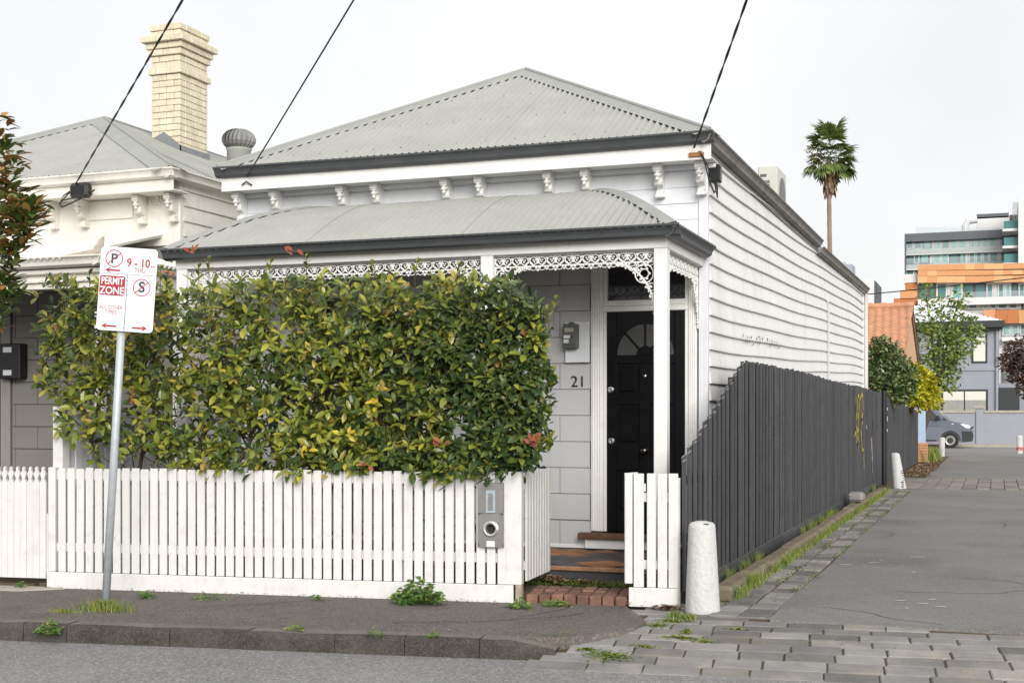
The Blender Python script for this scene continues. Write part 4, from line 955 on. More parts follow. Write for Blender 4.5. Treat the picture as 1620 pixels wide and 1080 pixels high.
splate('divider', [(-SW, .1145), (SW, .1145), (SW, .1185), (-SW, .1185)], -.0019, .0012, SIGNB); splate('divider', [(-.0055, -SH), (.0005, -SH), (.0005, .1144), (-.0055, .1144)], -.0018, .0011, SIGNB)
def stext(t, x, y, size, mat, bold=0., sx=1., z=.0032):
    me = text_mesh(t, size, mat, bold, .0006, sx=sx); return place('lettering', me, SM @ Matrix.Translation((x, y, z)), sgn)
def sring(x, y, r_, wd, mat):
    n = 36; V = []
    for k in range(n): t = 2 * math.pi * k / n; V += [tuple(SM @ Vector((x + q_ * math.cos(t), y + q_ * math.sin(t), .0042))) for q_ in (r_ - wd, r_)]
    MB().add(V, [(2 * k, 2 * k + 1, (2 * k + 3) % (2 * n), (2 * k + 2) % (2 * n)) for k in range(n)]).build('prohibition_ring', mat, sgn)
    t = R(42); ca, sa = math.cos(t), math.sin(t); h_ = wd * .5
    V = [tuple(SM @ Vector((x + a * ca - b_ * sa, y + a * sa + b_ * ca, .0049))) for a, b_ in ((-r_ + wd / 2, -h_), (r_ - wd / 2, -h_), (r_ - wd / 2, h_), (-r_ + wd / 2, h_))]
    MB().add(V, [(0, 1, 2, 3)]).build('prohibition_slash', mat, sgn)
def sarrow(x, y, L_, d_):
    h = L_ / 2; pl = [(-h * d_, 0), (-h * d_ + .032 * d_, .019), (-h * d_ + .045 * d_, .019), (-h * d_ + .026 * d_, .0065), (h * d_, .0065), (h * d_, -.0065), (-h * d_ + .026 * d_, -.0065), (-h * d_ + .045 * d_, -.019), (-h * d_ + .032 * d_, -.019)]
    if d_ < 0: pl = pl[::-1]
    splate('arrow', [(x + p_, y + q_) for p_, q_ in pl], .0025, .0035, SIGNR)
stext('P', -.113, .228, .105, SIGNB, .002); sring(-.113, .232, .067, .0062, SIGNR)
stext('9 - 10', .075, .205, .088, SIGNR, .0016, .86); stext('AM', .188, .185, .026, SIGNR, 0); stext('THU', .09, .15, .05, SIGNR, 0, .85); sarrow(-.12, .142, .115, 1)
splate('permit_panel', rrect(-SW + .006, -.018, -.052, .098, .014), .0022, .0036, SIGNR)
stext('PERMIT', -.115, .056, .079, SIGNW, .0016, .68, .0046); stext('ZONE', -.115, -.017, .079, SIGNW, .0016, .86, .0046)
stext('S', .112, .022, .115, SIGNB, .002); sring(.112, .022, .067, .0062, SIGNR)
stext('ALL OTHER', -.113, -.145, .044, SIGNR, -.0004, .8); stext('TIMES', -.113, -.182, .044, SIGNR, -.0004, .8); sarrow(-.12, -.287, .115, 1); sarrow(.115, -.29, .115, -1)
for y in (.075, -.287): 
    m = MB().lathe([(.009, .0022), (.009, .006), (.003, .008)], (0, 0, 0), 10); m.v = [tuple(SM @ (Vector(v) + Vector((-.0025, y, 0)))) for v in m.v]; m.build('bolt', GALV, sgn)

# ------------------------------------------------------------------ hedge
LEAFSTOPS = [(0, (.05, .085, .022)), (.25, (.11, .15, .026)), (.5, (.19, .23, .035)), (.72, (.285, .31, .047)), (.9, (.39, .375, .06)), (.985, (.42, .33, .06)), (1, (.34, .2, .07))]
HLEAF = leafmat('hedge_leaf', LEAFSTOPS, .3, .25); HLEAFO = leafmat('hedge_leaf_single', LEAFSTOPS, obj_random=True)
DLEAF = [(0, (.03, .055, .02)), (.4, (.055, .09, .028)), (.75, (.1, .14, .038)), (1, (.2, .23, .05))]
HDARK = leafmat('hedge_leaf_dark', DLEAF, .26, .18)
hd = thing('hedge', 'tall leafy clipped hedge growing over the white slat fence', 'hedge', st(-3.4, .5, .03))
random.seed(77)
hed = [(60, 585), (72, 520), (68, 470), (76, 440), (150, 438), (290, 448), (400, 436), (480, 432), (600, 436), (700, 434), (780, 433), (820, 440), (850, 475), (860, 540), (866, 620), (863, 690), (850, 728), (805, 745), (720, 758), (600, 742), (480, 745), (380, 750), (280, 742), (200, 728), (130, 722), (100, 690), (82, 640)]
def inside(x, y, P):
    c = False; j = len(P) - 1
    for i in range(len(P)):
        if (P[i][1] > y) != (P[j][1] > y) and x < (P[j][0] - P[i][0]) * (y - P[i][1]) / (P[j][1] - P[i][1]) + P[i][0]: c = not c
        j = i
    return c
# silhouette of the hedge's front face, in metres along / above the fence line (front face over the fence)
def hface(x, y): r = ray(x, y); o = st(0, .08); t = (o.x * SN.x + o.y * SN.y) / (r.x * SN.x + r.y * SN.y); return fa(x, .08), H + r.z * t
HP = [hface(*q_) for q_ in hed]
ha0, ha1 = min(p_[0] for p_ in HP), max(p_[0] for p_ in HP); hz0, hz1 = min(p_[1] for p_ in HP), max(p_[1] for p_ in HP)
hb0, hb1 = -.10, .95
gaps = [(-3.95, 1.45, .25, .3), (-3.45, 1.35, .22, .22), (-4.65, 1.5, .2, .25), (-2.9, 1.55, .25, .16), (-4.35, 1.1, .25, .14), (-3.2, 1.05, .3, .1), (-2.2, 1.5, .22, .13), (-1.75, 1.35, .12, .2), (-4.9, 1.15, .3, .16)]
lm, dm = MB(), MB(); singles = []; twigs = MB()
cnt = 0; tries = 0
while cnt < 3000 and tries < 90000:
    tries += 1
    a = rnd(ha0, ha1); z = rnd(hz0, hz1 + .02)
    if not inside(a, z, HP): continue
    u = random.random()
    bb = hb0 + (hb1 - hb0) * (u ** 1.7) * min(1, .35 + max(0, -1.35 - a) * .8)
    dens = .55 + .45 * min(1, max(0, (a + 3.9) / 1.9)) + .12 * math.sin(a * 5.1 + z * 3) * math.sin(z * 6 - a * 2)
    if z > hz1 - .3: dens = max(dens, .75) * (.8 + .35 * math.sin(a * 9.0) * math.sin(a * 3.7 + 1))
    if bb > .3: dens *= .7
    for (ga, gz, gw, gh) in gaps:
        q_ = ((a - ga) / gw) ** 2 + ((z - gz) / gh) ** 2
        if q_ < 1: dens *= .22 + .6 * q_
    if random.random() > dens: continue
    cnt += 1
    P = st(a, bb, z); tp = (z - hz0) / (hz1 - hz0)
    out = Vector((SN.x, SN.y, 0)) * (-1.0 if bb < .4 else rnd(-.6, .6)) * .8 + Vector((rnd(-.7, .7), rnd(-.2, .2), rnd(-.1, .75) + .5 * max(0, tp - .75) * 4))
    out.normalize(); side = out.orthogonal().normalized(); side2 = out.cross(side)
    k = random.randint(4, 7); ph = rnd(0, 6.28); tl2 = rnd(.06, .13)
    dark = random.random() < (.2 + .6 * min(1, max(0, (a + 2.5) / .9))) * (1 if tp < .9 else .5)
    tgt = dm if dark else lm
    if bb < .2 and z > 1.15 and random.random() < .5: twigs.tube([P - out * tl2 * 1.6, P + out * .01], .0022, 3, False)
    for i in range(k):
        t = ph + i * 2.4; f_ = i / k
        dv = (out * (.35 + .65 * (f_)) + (side * math.cos(t) + side2 * math.sin(t)) * (1.0 - .45 * f_)).normalized()
        base = P - out * tl2 * (1 - f_); L_ = rnd(.055, .125) * (1 if f_ < .8 else .75); W_ = L_ * rnd(.38, .5)
        nr = out + Vector((0, 0, .7)) + Vector((rnd(-.4, .4), rnd(-.4, .4), 0))
        if bb < -.02 and not dark and len(singles) < 300 and random.random() < .1: singles.append((base, dv, nr, L_)); continue
        tgt.leaf(base, dv, nr, L_, W_, rnd(.05, .35), rnd(.1, .45))
# shoots that poke out of the top and sides
for (px, py) in ((323, 405), (300, 415), (480, 402), (585, 412), (90, 432), (100, 440), (70, 560), (58, 575), (880, 470), (866, 488), (420, 408), (140, 428), (720, 415), (250, 420), (660, 412), (85, 470), (270, 430)):
    aa, zz_ = hface(px, py); P = st(aa, rnd(-.02, .25), zz_); q_ = P - Vector((rnd(-.03, .03), 0, .12)); twigs.tube([q_ - Vector((0, 0, .1)), q_, P], .003, 4)
    for i in range(7):
        t = i * 2.4; lm.leaf(P - (P - q_) * (1 - i / 7), (math.cos(t) * .8, math.sin(t) * .8, .9), (0, 0, 1), rnd(.05, .09), .03, .2, .3)
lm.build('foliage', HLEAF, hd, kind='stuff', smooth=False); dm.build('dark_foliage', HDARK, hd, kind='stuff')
lme = MB().leaf((0, 0, 0), (1, 0, 0), (0, 0, 1), 1, .4, .2, .3); lme = mesh_of(lme, 'leaf', HLEAFO)
for (bs, dv, nr, L_) in singles:
    sd = dv.cross(nr).normalized(); nn = sd.cross(dv)
    M_ = Matrix(((dv.x, -sd.x, nn.x, 0), (dv.y, -sd.y, nn.y, 0), (dv.z, -sd.z, nn.z, 0), (0, 0, 0, 1)))
    place('leaf', lme, Matrix.Translation(bs) @ M_ @ Matrix.Scale(L_, 4), hd)
random.seed(3)
REDL = leafmat('red_new_leaf', [(0, (.28, .06, .035)), (.5, (.36, .13, .06)), (1, (.24, .11, .06))])
rm = MB()
for (px, py, k) in ((321, 406, 5), (845, 695, 4), (853, 705, 3), (480, 405, 3), (222, 628, 3), (708, 700, 3), (595, 735, 4), (255, 490, 3), (105, 512, 2), (290, 432, 3)):
    aa, zz_ = hface(px, py); P = st(aa, -.1, zz_)
    for i in range(k):
        t = rnd(0, 6.28); rm.leaf(P + Vector((rnd(-.03, .03), 0, rnd(-.03, .03))), (math.cos(t) * .6 * SE.x, -.5 + .3 * math.sin(t), rnd(-.4, 1)), (0, -1, .5), rnd(.06, .10), .032, .25, .3)
rm.build('new_growth', REDL, hd, kind='stuff')
ym = MB(); YEL = leafmat('yellow_leaf', [(0, (.5, .42, .03)), (1, (.55, .38, .03))])
for (px, py) in ((495, 708), (200, 550), (225, 552), (560, 690), (605, 640), (262, 520), (215, 535)):
    aa, zz_ = hface(px, py)
    for i in range(5):
        t = i * 1.25 + rnd(-.5, .5); P = st(aa + rnd(-.03, .03), -.12 + rnd(0, .06), zz_ + rnd(-.03, .03)); ym.leaf(P, (math.cos(t) + rnd(-.3, .3), rnd(-.9, .2), math.sin(t) * .6 + .3), (rnd(-.5, .5), -1, .6), rnd(.06, .09), .034, .25, .35)
ym.build('yellow_leaves', YEL, hd, kind='stuff')
trunks = MB()
for k in range(11):
    a = -5.0 + k * .335 + rnd(-.1, .1); b_ = rnd(.25, .45); p0 = st(a, b_, .0)
    pts = [p0]; 
    for j in range(1, 6): pts.append(st(a + rnd(-.12, .12) * j / 2, b_ + rnd(-.06, .06), .45 * j * .9))
    trunks.tube(pts, [.028, .025, .02, .016, .012, .006], 7)
    for j in range(1, 5):
        for _ in range(4):
            q_ = pts[j]; e_ = q_ + Vector((rnd(-.35, .35), rnd(-.28, .15), rnd(.1, .4))); trunks.tube([q_, (q_ + e_) / 2 + Vector((0, 0, .03)), e_], [.009, .006, .003], 5)
trunks.build('stems', BARK, hd); twigs.build('twigs', BARK, hd, kind='stuff')

# ------------------------------------------------------------------ overhead cables
def cable(name, label, p0, p1, r_=.006, twist=True, sag=.25, n=60, ext=1.5):
    p0 = Vector(p0); p1 = p0 + (Vector(p1) - p0) * ext; t = thing(name, label, 'cable', p0); m = MB(); side = Vector((CT, ST, 0))
    for s_ in ((0, math.pi) if twist else (0,)):
        pts = []
        nn = n * (4 if twist else 1)
        for k in range(nn + 1):
            f_ = k / nn; q_ = p0.lerp(p1, f_); q_ = q_ - Vector((0, 0, sag * 4 * f_ * (1 - f_) * .3))
            if twist: ph = f_ * (p1 - p0).length * 2 * math.pi / .7 + s_; q_ = q_ + side * math.cos(ph) * r_ * .9 + Vector((0, 0, 1)) * math.sin(ph) * r_ * .9
            pts.append(q_)
        m.tube(pts, r_, 5)
    m.build('strand', CABLE, t)
def far_end(x0, y0, x1, y1, d=2.0, zz_=6.4):
    yy = HY - F * (zz_ - H) / d; xx = x0 + (x1 - x0) * (yy - y0) / (y1 - y0); return at(xx, yy, d)
cable('overhead_cable', 'twisted service cable dropping to the cream house', onY(119, 292, 11.8), far_end(119, 292, 286, 0), sag=.12)
cable('overhead_cable', 'thin single wire dropping to the left end of the cottage eave', onY(391, 279, 11.87), far_end(391, 279, 557, 0), .0075, False, .12)
cable('overhead_cable', 'twisted service cable dropping to the cottage corner above the lane', onY(1098, 234, 11.86), far_end(1098, 234, 1180, 0), sag=.12)

# ------------------------------------------------------------------ air conditioner on the roof
ac = thing('air_conditioner', 'white outdoor air conditioner unit standing on the cottage roof', 'air conditioner', (-2.98, 18.86, 4.26))
ay = 18.45; az0, az1 = 4.27, 4.92
MB().cbox(-3.12, -2.85, ay, ay + .82, az0, az1, .015).build('casing', pm('beige_casing', (.50, .49, .45), .5, .05, 4), ac)
m = MB()
for i in range(7):
    for j in range(6): m.box(-3.095 + j * .024, -3.078 + j * .024, ay - .003, ay + .002, 4.36 + i * .053, 4.402 + i * .053)
m.build('grille', SLABM, ac); MB().cbox(-3.09, -3.0, ay - .004, ay - .0005, 4.77, 4.81, .001).build('nameplate', GREYM, ac)
MB().lathe([(.25, 0), (.25, .012), (.03, .02)], (-2.85, ay + .43, 4.56), 24, 'x').build('fan_guard', GREYM, ac)
for y in (ay + .1, ay + .7): MB().cbox(-3.2, -2.8, y, y + .06, 4.17, 4.269, .004).build('foot', CAPM, ac)

# ------------------------------------------------------------------ weeds, grass, litter
WEED = leafmat('weed_leaf', [(0, (.05, .12, .025)), (.5, (.1, .19, .035)), (.85, (.17, .26, .05)), (1, (.3, .3, .06))], .5, .25)
GRASS = leafmat('grass_blade', [(0, (.07, .13, .022)), (.5, (.16, .25, .035)), (.8, (.28, .31, .06)), (1, (.38, .31, .11))], .6, .25)
DRY = leafmat('dry_litter', [(0, (.10, .055, .03)), (.5, (.22, .13, .07)), (1, (.36, .26, .15))], .8, .1)
MOSS = leafmat('moss', [(0, (.05, .085, .012)), (.6, (.1, .15, .02)), (1, (.2, .2, .04))], .8, .1)
def weed(label, p, r_, h, n=60, ls=.045, mat=None):
    t = thing('weed', label, 'weed', p); m = MB(); s_ = MB()
    for k in range(n):
        a = rnd(0, 6.28); q_ = math.sqrt(random.random()); z = h * (1 - q_ * .75) * rnd(.25, 1)
        c = Vector((p[0] + math.cos(a) * q_ * r_, p[1] + math.sin(a) * q_ * r_ * .6, p[2] + max(.008, z)))
        b_ = rnd(0, 6.28); m.leaf(c, (math.cos(b_), math.sin(b_) - .3, rnd(-.2, .6)), (0, -.4, 1), ls * rnd(.6, 1.2), ls * rnd(.5, .8), .3, .3)
        if k % 4 == 0: s_.tube([(p[0], p[1], p[2] - .01), c], .0022, 3, False)
    m.build('leaves', mat or WEED, t, kind='stuff'); s_.build('stalks', WEED, t)
random.seed(91)
def gp(x, y, z=0.): q_ = onZ(x, y, z); return (q_.x, q_.y, z)
weed('bushy green weed spreading against the fence plinth near the letterbox', gp(662, 955), .2, .24, 260, .06)
weed('small green weed at the right end of the slat fence plinth', gp(822, 962), .09, .1, 60, .04)
weed('low green weed in front of the brick threshold', gp(880, 958), .12, .07, 60, .035)
weed('single pale weed sprouting at the middle of the fence plinth', gp(503, 950), .035, .1, 12, .045)
weed('pale leafy weed on the footpath right of the sign pole', gp(232, 946), .05, .1, 26, .05)
weed('sparse weed tuft at the plinth between pole and fence middle', gp(333, 948), .15, .06, 40, .03)
weed('dark weed clump growing over the kerb edge by the sign', gp(78, 1002, -.06), .10, .13, 90, .035)
weed('yellowish weed in a kerb joint below the fence', gp(467, 997), .06, .07, 26, .03, GRASS)
weed('thin weed in the kerb joint left of the letterbox', gp(597, 1006), .06, .09, 18, .028)
weed('small weed in the kerb joint below the letterbox', gp(687, 1007), .04, .06, 16, .028)
weed('tiny weed sprout at the foot of the picket gate', gp(33, 930), .03, .09, 16, .04)
def grass(m, poly_fn, n, h0, h1, w_=.005):
    for _ in range(n):
        p = poly_fn()
        if p is None: continue
        a = rnd(0, 6.28); h = rnd(h0, h1); lx, ly = rnd(-.6, .6) * h, rnd(-.6, .6) * h; c, s_ = math.cos(a) * w_ / 2, math.sin(a) * w_ / 2
        x, y, z = p; m.add([(x - c, y - s_, z), (x + c, y + s_, z), (x + lx * .4 + c * .7, y + ly * .4 + s_ * .7, z + h * .6), (x + lx * .4 - c * .7, y + ly * .4 - s_ * .7, z + h * .6), (x + lx, y + ly, z + h)], [(0, 1, 2, 3), (3, 2, 4)])
def disc(c, rx, ry=None):
    def f():
        a = rnd(0, 6.28); q_ = abs(random.gauss(0, .45)); return (c[0] + math.cos(a) * rx * q_, c[1] + math.sin(a) * (ry or rx) * q_, c[2])
    return f
g = MB()
grass(g, disc(gp(165, 965), .24, .10), 900, .02, .10); grass(g, disc(gp(100, 968), .16, .05), 220, .01, .04)
def stuff(name, m, mat, label=None):
    o = m.build(name, mat, kind='stuff'); return o
stuff('grass_at_pole', g, GRASS)
g = MB(); t_ = gp(880, 1034, -.12)
for k in range(14):
    a = -.2 + k * .25; L_ = rnd(.12, .2); dx = math.cos(a * 1.0) * L_ * .7; 
    g.tube([t_, (t_[0] + dx * .4, t_[1] - .02, t_[2] + L_ * .75), (t_[0] + dx, t_[1] - .03, t_[2] + L_ * rnd(.5, .95))], [.003, .003, .0008], 3)
o = g.build('grass_tuft', WEED); o['label'] = 'spiky green grass tuft growing at the kerb foot near the crossing'; o['category'] = 'grass tuft'
g = MB(); moss = MB()
def lumps(m, fn, n, s0, s1):
    for _ in range(n):
        p = fn(); s_ = rnd(s0, s1); a = rnd(0, 6.28); m.leaf((p[0], p[1], p[2] + rnd(0, s_ * .7)), (math.cos(a), math.sin(a), rnd(0, .8)), (0, 0, 1), s_, s_ * .7, .3, .4)
for (x, y, z, rx, ry, n) in ((965, 1024, -.03, .22, .12, 700), (930, 1010, .0, .12, .06, 160), (1065, 982, -.01, .12, .07, 260), (1040, 990, -.02, .1, .1, 200), (1080, 1008, -.03, .22, .04, 260), (1020, 1016, -.03, .12, .04, 120), (1085, 998, -.02, .05, .1, 140), (1000, 985, 0, .03, .12, 100), (1115, 1012, -.03, .15, .02, 90), (1170, 996, -.02, .12, .012, 70)):
    p = gp(x, y, z)
    def mf(p=p, rx=rx, ry=ry):
        q_ = disc(p, rx, ry)(); v_ = Vector((q_[0], q_[1])) - SO; return (q_[0], q_[1], crz(v_.dot(SN)) - .006)
    lumps(moss, mf, n, .012, .028)
for _ in range(900):
    a = rnd(-.4, 3.2); b_ = rnd(-1.95, -.5); p = st(a, b_)
    if math.sin(a * 3.1 + b_ * 2) * math.sin(a * 1.7 - b_ * 5) > .35: lumps(moss, lambda: (p.x, p.y, crz(b_) - .008), 1, .008, .018)
for _ in range(2600):
    y = rnd(9.9, 26); x = random.choice((-1.94, -1.74, -1.53)) + random.gauss(0, .025)
    if math.sin(y * 2.3 + x * 4) > -.1: lumps(moss, lambda: (x, y, .0), 1, .01, .035)
stuff('crossing_moss', moss, GRASS)
g = MB()
for (x, y) in ((1070, 976), (1090, 980)): grass(g, disc(gp(x, y), .10, .05), 150, .02, .06)
yy = 10.4
while yy < 26:
    for (x0, rx) in ((-1.90, .06), (-2.165, .035)):
        if random.random() < (.75 if x0 > -2 else .35): grass(g, disc((x0, yy, .0), rx, .25), int(rnd(20, 150)), .02, .12 if x0 > -2 else .15)
    yy += .35
grass(g, disc((-2.17, 10.6, 0), .05, .2), 160, .05, .28); grass(g, disc((-1.92, 11.1, 0), .07, .3), 260, .03, .16); grass(g, disc((-1.92, 13.2, 0), .08, .8), 300, .03, .12)
grass(g, disc((-1.9, 44, 0), .3, 2), 900, .1, .5, .02)
stuff('lane_grass', g, GRASS)
lit = MB()
for (x, y, z, rx, ry, n) in ((872, 918, .06, .16, .1, 190), (930, 922, .05, .3, .06, 30), (1010, 958, .0, .12, .05, 120), (1060, 964, 0, .16, .04, 90)):
    lumps(lit, disc(gp(x, y, z), rx, ry), n, .02, .055)
for _ in range(500): x = -1.75 + rnd(-.35, .3); y = rnd(32, 41); lumps(lit, lambda: (x, y, .0), 1, .04, .1)
for _ in range(260): x = -1.75 + rnd(-.25, .22); y = 10 + 17 * random.random(); lumps(lit, lambda: (x, y, .008), 1, .015, .035)
for _ in range(150): p = st(rnd(-5.4, -.4), -1.48 + abs(random.gauss(0, .12)), .004); lumps(lit, lambda: p, 1, .008, .022)
for _ in range(160): p = st(rnd(-5.3, -1.3), -.06 - abs(random.gauss(0, .02)), .002); lumps(lit, lambda: p, 1, .008, .025)
stuff('leaf_litter', lit, DRY)
mo = MB()
for _ in range(1700):
    x = rnd(-3.9, -2.7); y = 10.35 + rnd(0, .33) ** 1.0; lumps(mo, lambda: (x, y - .0, .03), 1, .015, .04)
stuff('gateway_ground_cover', mo, MOSS)
# hairline cracks in the asphalt
ck = MB()
def crack(p0, ang, n, z):
    x, y = p0; w_ = .004
    for k in range(n):
        ang += rnd(-.5, .5); L_ = rnd(.06, .16); x1, y1 = x + math.cos(ang) * L_, y + math.sin(ang) * L_; nx, ny = -math.sin(ang) * w_, math.cos(ang) * w_
        ck.add([(x - nx, y - ny, z), (x1 - nx, y1 - ny, z), (x1 + nx, y1 + ny, z), (x + nx, y + ny, z)], [(0, 1, 2, 3)]); x, y = x1, y1
for (px, py, an, n) in ((1300, 960, .1, 9), (1420, 935, .05, 14), (1520, 915, -.1, 8), (1380, 850, .4, 12), (1500, 840, 1.4, 16), (1560, 880, .2, 9), (1460, 800, .1, 12)):
    q_ = gp(px, py); crack((q_[0], q_[1]), an, n, .003)
for (px, py, an, n) in ((300, 960, .2, 10), (620, 985, .1, 12), (820, 975, .8, 7)):
    q_ = gp(px, py); crack((q_[0], q_[1]), an, n, .003)
ck.build('asphalt_cracks', pm('crack_dark', (.04, .036, .03), .95, .2, 20), kind='stuff')
# chips of white on the lane
ch_ = MB()
for (x, y, w_) in ((1340, 893, .16), (1382, 890, .12), (1393, 886, .05), (1450, 881, .2), (1425, 950, .1), (1475, 948, .08), (1460, 955, .1), (1435, 962, .05), (1490, 960, .12), (1445, 905, .05)):
    q_ = gp(x, y); a = rnd(-.3, .3)
    pl = [(w_ * .5 * math.cos(t) * rnd(.6, 1.1), .018 * math.sin(t) * rnd(.5, 1.2)) for t in [k * .785 for k in range(8)]]
    ch_.add([(q_[0] + x_ * math.cos(a), q_[1] + y_ + x_ * math.sin(a), .0045) for x_, y_ in pl], [tuple(range(8))])
o = ch_.build('paint_splash', pm('old_road_paint', (.55, .54, .52), .8, .15, 30)); o['kind'] = 'stuff'

# ------------------------------------------------------------------ trees and shrubs
def crown(m, fn, n, ls, wr=.5, up=.4, fold=.3):
    for _ in range(n):
        p, out = fn(); a = rnd(0, 6.28)
        d = Vector((math.cos(a), math.sin(a), rnd(-.5, .9))) + Vector(out) * .8
        m.leaf(p, d, Vector((rnd(-.5, .5), rnd(-.5, .5), 1)) + Vector(out) * .5, ls * rnd(.7, 1.25), ls * wr * rnd(.8, 1.2), .2, fold)
def clumps(cs, shell=.55):
    tot = sum(c[3] ** 2 for c in cs)
    def f():
        u = random.random() * tot
        for (x, y, z, r_) in cs:
            u -= r_ ** 2
            if u <= 0: break
        d = Vector((random.gauss(0, 1), random.gauss(0, 1), random.gauss(0, 1))).normalized(); q_ = shell + (1 - shell) * random.random()
        return Vector((x, y, z)) + d * r_ * q_, d
    return f
def shrub(name, label, cat, base, cs, n, ls, mat, trunk_r=.06, group=None):
    t = thing(name, label, cat, base, group); tr = MB(); lo = min(c[2] - c[3] for c in cs)
    mz = lo + .1; hub = Vector((sum(c[0] for c in cs) / len(cs) * .6 + base[0] * .4, sum(c[1] for c in cs) / len(cs) * .6 + base[1] * .4, mz)); tr.tube([base, (Vector(base) + hub) / 2, hub], [trunk_r, trunk_r * .85, trunk_r * .7], 8)
    for (x, y, z, r_) in cs: tr.tube([hub, (hub + Vector((x, y, z))) / 2 + Vector((0, 0, .1)), (x, y, z)], [trunk_r * .5, trunk_r * .3, trunk_r * .12], 5)
    tr.build('trunk', BARK, t); m = MB(); crown(m, clumps(cs), n, ls); m.build('crown', mat, t, kind='stuff'); return t
random.seed(15)
C = lambda x, y, d, r_: (*at(x, y, d), r_)
GL = leafmat('glossy_shrub_leaf', [(0, (.045, .075, .028)), (.5, (.09, .14, .045)), (.85, (.18, .24, .085)), (1, (.26, .21, .08))], .2, .1, spec=.7)
YG = leafmat('lime_leaf', [(0, (.30, .32, .015)), (.6, (.52, .50, .025)), (1, (.62, .52, .05))], .5, .3)
TG = leafmat('street_tree_leaf', [(0, (.1, .16, .04)), (.6, (.2, .28, .065)), (1, (.36, .42, .1))], .45, .25)
PG = leafmat('purple_leaf', [(0, (.05, .03, .03)), (.6, (.11, .07, .06)), (1, (.2, .13, .09))], .5, .15)
d_ = 30.5
shrub('glossy_shrub', 'dark glossy shrub bulging over the charcoal fence at the cottage rear', 'shrub', (-2.6, 31.2, 0), [C(1383, 572, 30, .38), C(1400, 565, 30, .42), C(1420, 590, 30.3, .42), C(1395, 605, 29.6, .45), C(1425, 615, 30, .35), C(1383, 590, 30, .36), C(1412, 572, 30.5, .35), C(1408, 620, 29.7, .3), C(1376, 612, 29.5, .34), C(1430, 600, 30, .35), C(1392, 552, 30, .28)], 4600, .115, GL)
shrub('lime_shrub', 'bright lime yellow shrub hanging over the rear paling fence', 'shrub', (-2.55, 37.5, 0), [C(1452, 600, 36, .36), C(1462, 620, 36, .36), C(1446, 622, 35.6, .36), C(1472, 632, 36.5, .22), C(1456, 634, 35.8, .26), C(1448, 590, 36, .25), C(1482, 636, 37, .16), C(1466, 604, 36, .3), C(1474, 622, 36.3, .26), C(1440, 610, 35.6, .3)], 3200, .13, YG)
random.seed(16)
tb = at(1450, 700, 50)
shrub('street_tree', 'green leafy tree with a loose crown in front of the grey house', 'tree', (tb.x, tb.y, 0), [C(1472, 505, 50, .6), C(1490, 520, 50, .7), C(1480, 545, 50, .9), C(1500, 555, 50, .8), C(1485, 580, 50, .8), C(1500, 600, 50, .5), C(1520, 520, 50.5, .6), C(1540, 518, 50.5, .45), C(1547, 530, 50.5, .35), C(1465, 465, 50, .35), C(1517, 470, 50, .4), C(1512, 490, 50, .35), C(1528, 550, 50, .35), C(1490, 480, 50, .35), C(1510, 545, 50, .5)], 2500, .19, TG, .10)
pb = at(1640, 700, 44)
shrub('purple_tree', 'purple leaved tree leaning in over the far end of the lane', 'tree', (2.5, pb.y, -.05), [C(1615, 560, 44, .6), C(1600, 572, 44, .4), C(1588, 575, 44, .25), C(1625, 580, 44, .6), C(1610, 590, 44, .4), C(1640, 570, 44, .8), C(1620, 612, 44, .35), C(1640, 610, 44, .6), C(1600, 552, 44, .25)], 2200, .16, PG, .1)
# magnolia by the kerb, mostly out of view
mg = thing('magnolia_tree', 'magnolia branches with brown-backed leaves in front of the cream house', 'tree', (*at(-190, 700, 10.4)[:2], 0))
MG = leafmat('magnolia_green', [(0, (.05, .095, .02)), (.5, (.1, .15, .035)), (1, (.22, .27, .1))], .25, .1); MBR = leafmat('magnolia_brown', [(0, (.2, .1, .025)), (.5, (.36, .19, .045)), (1, (.46, .28, .09))], .6, .15)
random.seed(29); tr = MB(); gl_, br = MB(), MB(); mgb = Vector((*at(-190, 700, 10.4)[:2], 0))
tr.tube([mgb, mgb + Vector((.05, 0, 1.2)), mgb + Vector((.1, .05, 2.4)), mgb + Vector((.15, .05, 3.6))], [.09, .075, .06, .03], 8)
tips = [(8, 225, 3), (18, 250, 3), (5, 270, 3), (30, 310, 4), (15, 320, 4), (45, 325, 5), (25, 345, 5), (5, 350, 4), (38, 350, 5), (10, 380, 4), (28, 375, 4), (5, 405, 4), (15, 400, 3), (3, 190, 2), (-15, 300, 4), (-20, 360, 4), (20, 445, 5), (8, 455, 4), (-10, 440, 4), (4, 480, 2), (-30, 250, 4), (-40, 420, 4), (0, 300, 4), (20, 290, 3), (50, 335, 4), (34, 330, 4), (-5, 505, 3)]
for (x, y, k) in tips:
    P = at(x, y, rnd(9.9, 10.6)); q_ = mgb + Vector((.1, 0, max(1.2, P.z - rnd(.2, .7)))); tr.tube([q_, (q_ + P) / 2 + Vector((0, 0, -.04)), P], [.014, .008, .004], 5)
    for i in range(k * 9):
        t = i * 2.4 + rnd(-.3, .3); dv = Vector((math.cos(t), math.sin(t), rnd(-.2, .9))); tgt = br if random.random() < (.5 if y < 400 else .15) else gl_
        tgt.leaf(P + Vector((rnd(-.06, .06), rnd(-.06, .06), rnd(-.13, .03))) + dv * .015, dv, (0, 0, 1), rnd(.10, .17), rnd(.045, .065), rnd(-.1, .3), .25)
tr.build('trunk', BARK, mg); gl_.build('green_leaves', MG, mg, kind='stuff'); br.build('brown_leaves', MBR, mg, kind='stuff')
